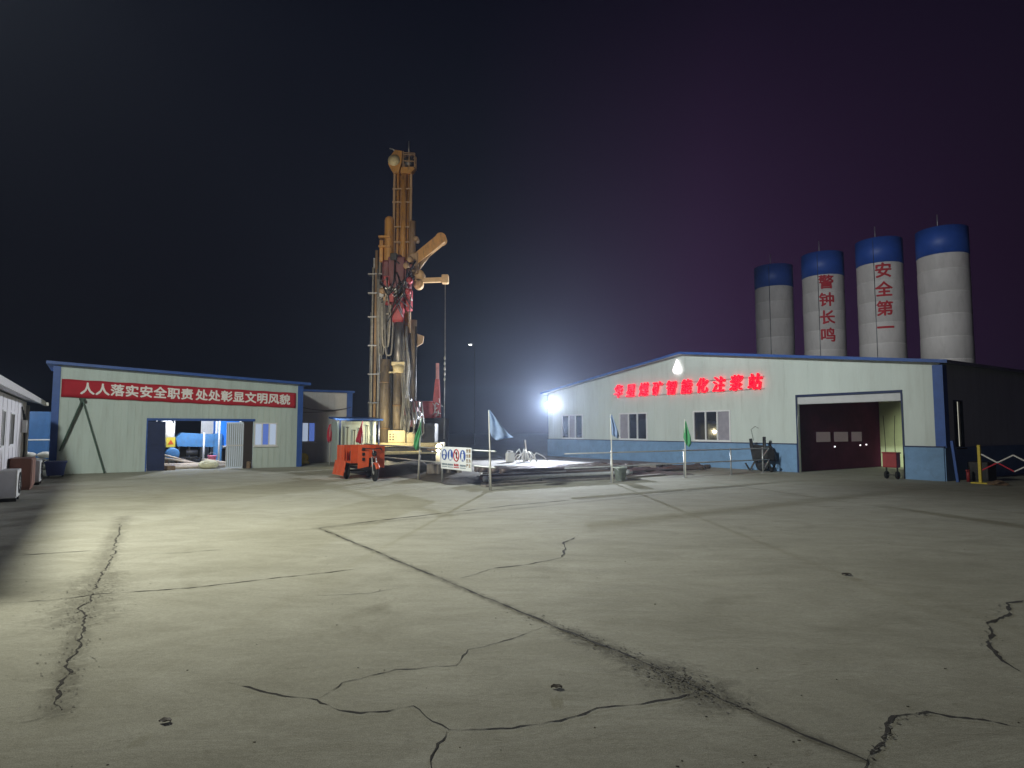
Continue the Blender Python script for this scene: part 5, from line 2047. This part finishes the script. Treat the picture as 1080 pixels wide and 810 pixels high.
# four heads of one floodlight mast that stands beyond the left edge, behind the cabin
MAST = G(-4.0, 11.0, 10.0)
spot('yard_flood', MAST, G(1.2, 15.4, 0), 6600, 128, 1.0, (1.0, 0.995, 0.81), 1.1)
spot('yard_flood', MAST, G(10.0, 8.5, 0), 4300, 114, 1.0, (1.0, 0.98, 0.86), 1.1)
spot('gable_flood', MAST, G(22.7, 19.0, 2.8), 11500, 48, 0.8, (0.90, 1.0, 0.99), 0.4)
spot('shed_flood', MAST, G(3.4, 28.6, 2.8), 2900, 44, 0.7, (0.88, 1.0, 0.98), 0.4)
spot('rig_flood', MAST, Vector((RX0, RY, 9.5)), 6500, 38, 0.7, (1.0, 0.86, 0.62), 0.3)
spot('silo_flood', MAST, G(49.2, 22.5, 11.0), 27000, 28, 1.0, (0.95, 1.0, 1.0), 0.3)
# the visible dazzling floodlight
spot('corner_flood', FLP + (Vector((0, 0, 0)) - FLP).normalized() * 0.35, G(-2, 8, 9.0), 17000, 92, 0.5, (0.86, 0.92, 1.0), 0.12)
# yard behind the gate
point('yard_lamp', G(3.6, 31.4, 3.3), 620, (0.95, 0.97, 1.0), 0.12)
point('yard_lamp', G(-3.0, 32.6, 3.0), 130, (0.9, 0.95, 1.0), 0.12)
# rig work lights
spot('mast_flood', Vector((RX0 - 2.4, RY - 4.0, 1.1)), Vector((RX0, RY, 11)), 900, 70, 0.6, (1.0, 0.80, 0.52), 0.1)
point('deck_lamp', Vector((RX0 - 0.1, RY - 2.2, 1.5)), 110, (1.0, 0.85, 0.50), 0.06)
point('post_lamp', Vector((at(462, 471, 28).x + 0.03, 27.7, zl)), 40, (1.0, 0.85, 0.45), 0.06)
# inside the grouting shed
spot('room_lamp', G(22.7 + 3.6, 9.1 + 0.7, 2.5), G(22.7 + 6.4, 9.1 + 2.0, 1.2), 600, 75, 0.6, (0.95, 1.0, 0.78), 0.08)

# ------------------------------------------------------------------ sky, moonless night
wd = bpy.data.worlds.new('World')
C.world = wd
wd.use_nodes = True
n, l = wd.node_tree.nodes, wd.node_tree.links
sky = n.new('ShaderNodeTexSky')
sky.sky_type = 'NISHITA'
sky.sun_disc = False
sky.sun_elevation = R(-4)
sky.sun_rotation = R(200)
bg = n['Background']
tc = n.new('ShaderNodeTexCoord')
sx = n.new('ShaderNodeSeparateXYZ')
l.new(tc.outputs['Generated'], sx.inputs[0])
alt = n.new('ShaderNodeValToRGB')
e = alt.color_ramp.elements
e[0].position, e[0].color = 0.0, (0.045, 0.058, 0.085, 1)
e[1].position, e[1].color = 0.6, (0.012, 0.014, 0.050, 1)
m1 = e.new(0.22)
m1.color = (0.022, 0.028, 0.062, 1)
l.new(sx.outputs['Z'], alt.inputs[0])
# violet lens flare tint painted into the right half of the sky, fading upward
flare_tint = n.new('ShaderNodeValToRGB')
t_ = flare_tint.color_ramp.elements
t_[0].position, t_[0].color = 0.47, (0, 0, 0, 1)
t_[1].position, t_[1].color = 0.85, (0.050, 0.008, 0.045, 1)
t2 = t_.new(0.64)
t2.color = (0.260, 0.060, 0.310, 1)
mr = n.new('ShaderNodeMapRange')
mr.inputs['From Min'].default_value = -1
mr.inputs['From Max'].default_value = 1
l.new(sx.outputs['X'], mr.inputs['Value'])
l.new(mr.outputs[0], flare_tint.inputs[0])
fade = n.new('ShaderNodeValToRGB')
f_ = fade.color_ramp.elements
f_[0].position, f_[0].color = 0.12, (1, 1, 1, 1)
f_[1].position, f_[1].color = 0.62, (0.08, 0.08, 0.08, 1)
l.new(sx.outputs['Z'], fade.inputs[0])
mx_ = n.new('ShaderNodeMixRGB')
mx_.blend_type = 'MULTIPLY'
mx_.inputs[0].default_value = 1
l.new(flare_tint.outputs[0], mx_.inputs[1])
l.new(fade.outputs[0], mx_.inputs[2])
ad = n.new('ShaderNodeMixRGB')
ad.blend_type = 'ADD'
ad.inputs[0].default_value = 1
l.new(mx_.outputs[0], ad.inputs[1])
l.new(alt.outputs[0], ad.inputs[2])
ad2 = n.new('ShaderNodeMixRGB')
ad2.blend_type = 'ADD'
ad2.inputs[0].default_value = 1
l.new(ad.outputs[0], ad2.inputs[1])
l.new(sky.outputs[0], ad2.inputs[2])
l.new(ad2.outputs[0], bg.inputs['Color'])
bg.inputs['Strength'].default_value = 0.1

# blue haze volume added to give the corner floodlight its glow
HAZE = 0.0009
hz = MB()
hz.box((-265, -265, -1.0), (265, 265, 19.5))
ho = hz.build('haze', bpy.data.materials.new('haze_air'))
hm = ho.data.materials[0]
hm.use_nodes = True
hn = hm.node_tree.nodes
for q in [x for x in hn if x.type == 'BSDF_PRINCIPLED']:
    hn.remove(q)
pv = hn.new('ShaderNodeVolumePrincipled')
pv.inputs['Color'].default_value = (0.62, 0.74, 1.0, 1)
pv.inputs['Density'].default_value = HAZE
pv.inputs['Anisotropy'].default_value = 0.74
hm.node_tree.links.new(pv.outputs[0], [x for x in hn if x.type == 'OUTPUT_MATERIAL'][0].inputs['Volume'])
tag(ho, kind='stuff')

# ------------------------------------------------------------------ camera
cam = bpy.data.cameras.new('camera')
cam.sensor_width = 36
cam.lens = 36 * FPX / 1080
cam.clip_end = 2000
co = bpy.data.objects.new('camera', cam)
COL.objects.link(co)
co.location = (0, 0, EYE)
co.rotation_euler = (R(90) + PITCH, 0, 0)
C.camera = co
C.view_settings.view_transform = 'Standard'
C.view_settings.look = 'None'
C.view_settings.exposure = 0
C.view_settings.gamma = 1
C.cycles.use_denoising = True
C.cycles.max_bounces = 6
C.cycles.sample_clamp_indirect = 4
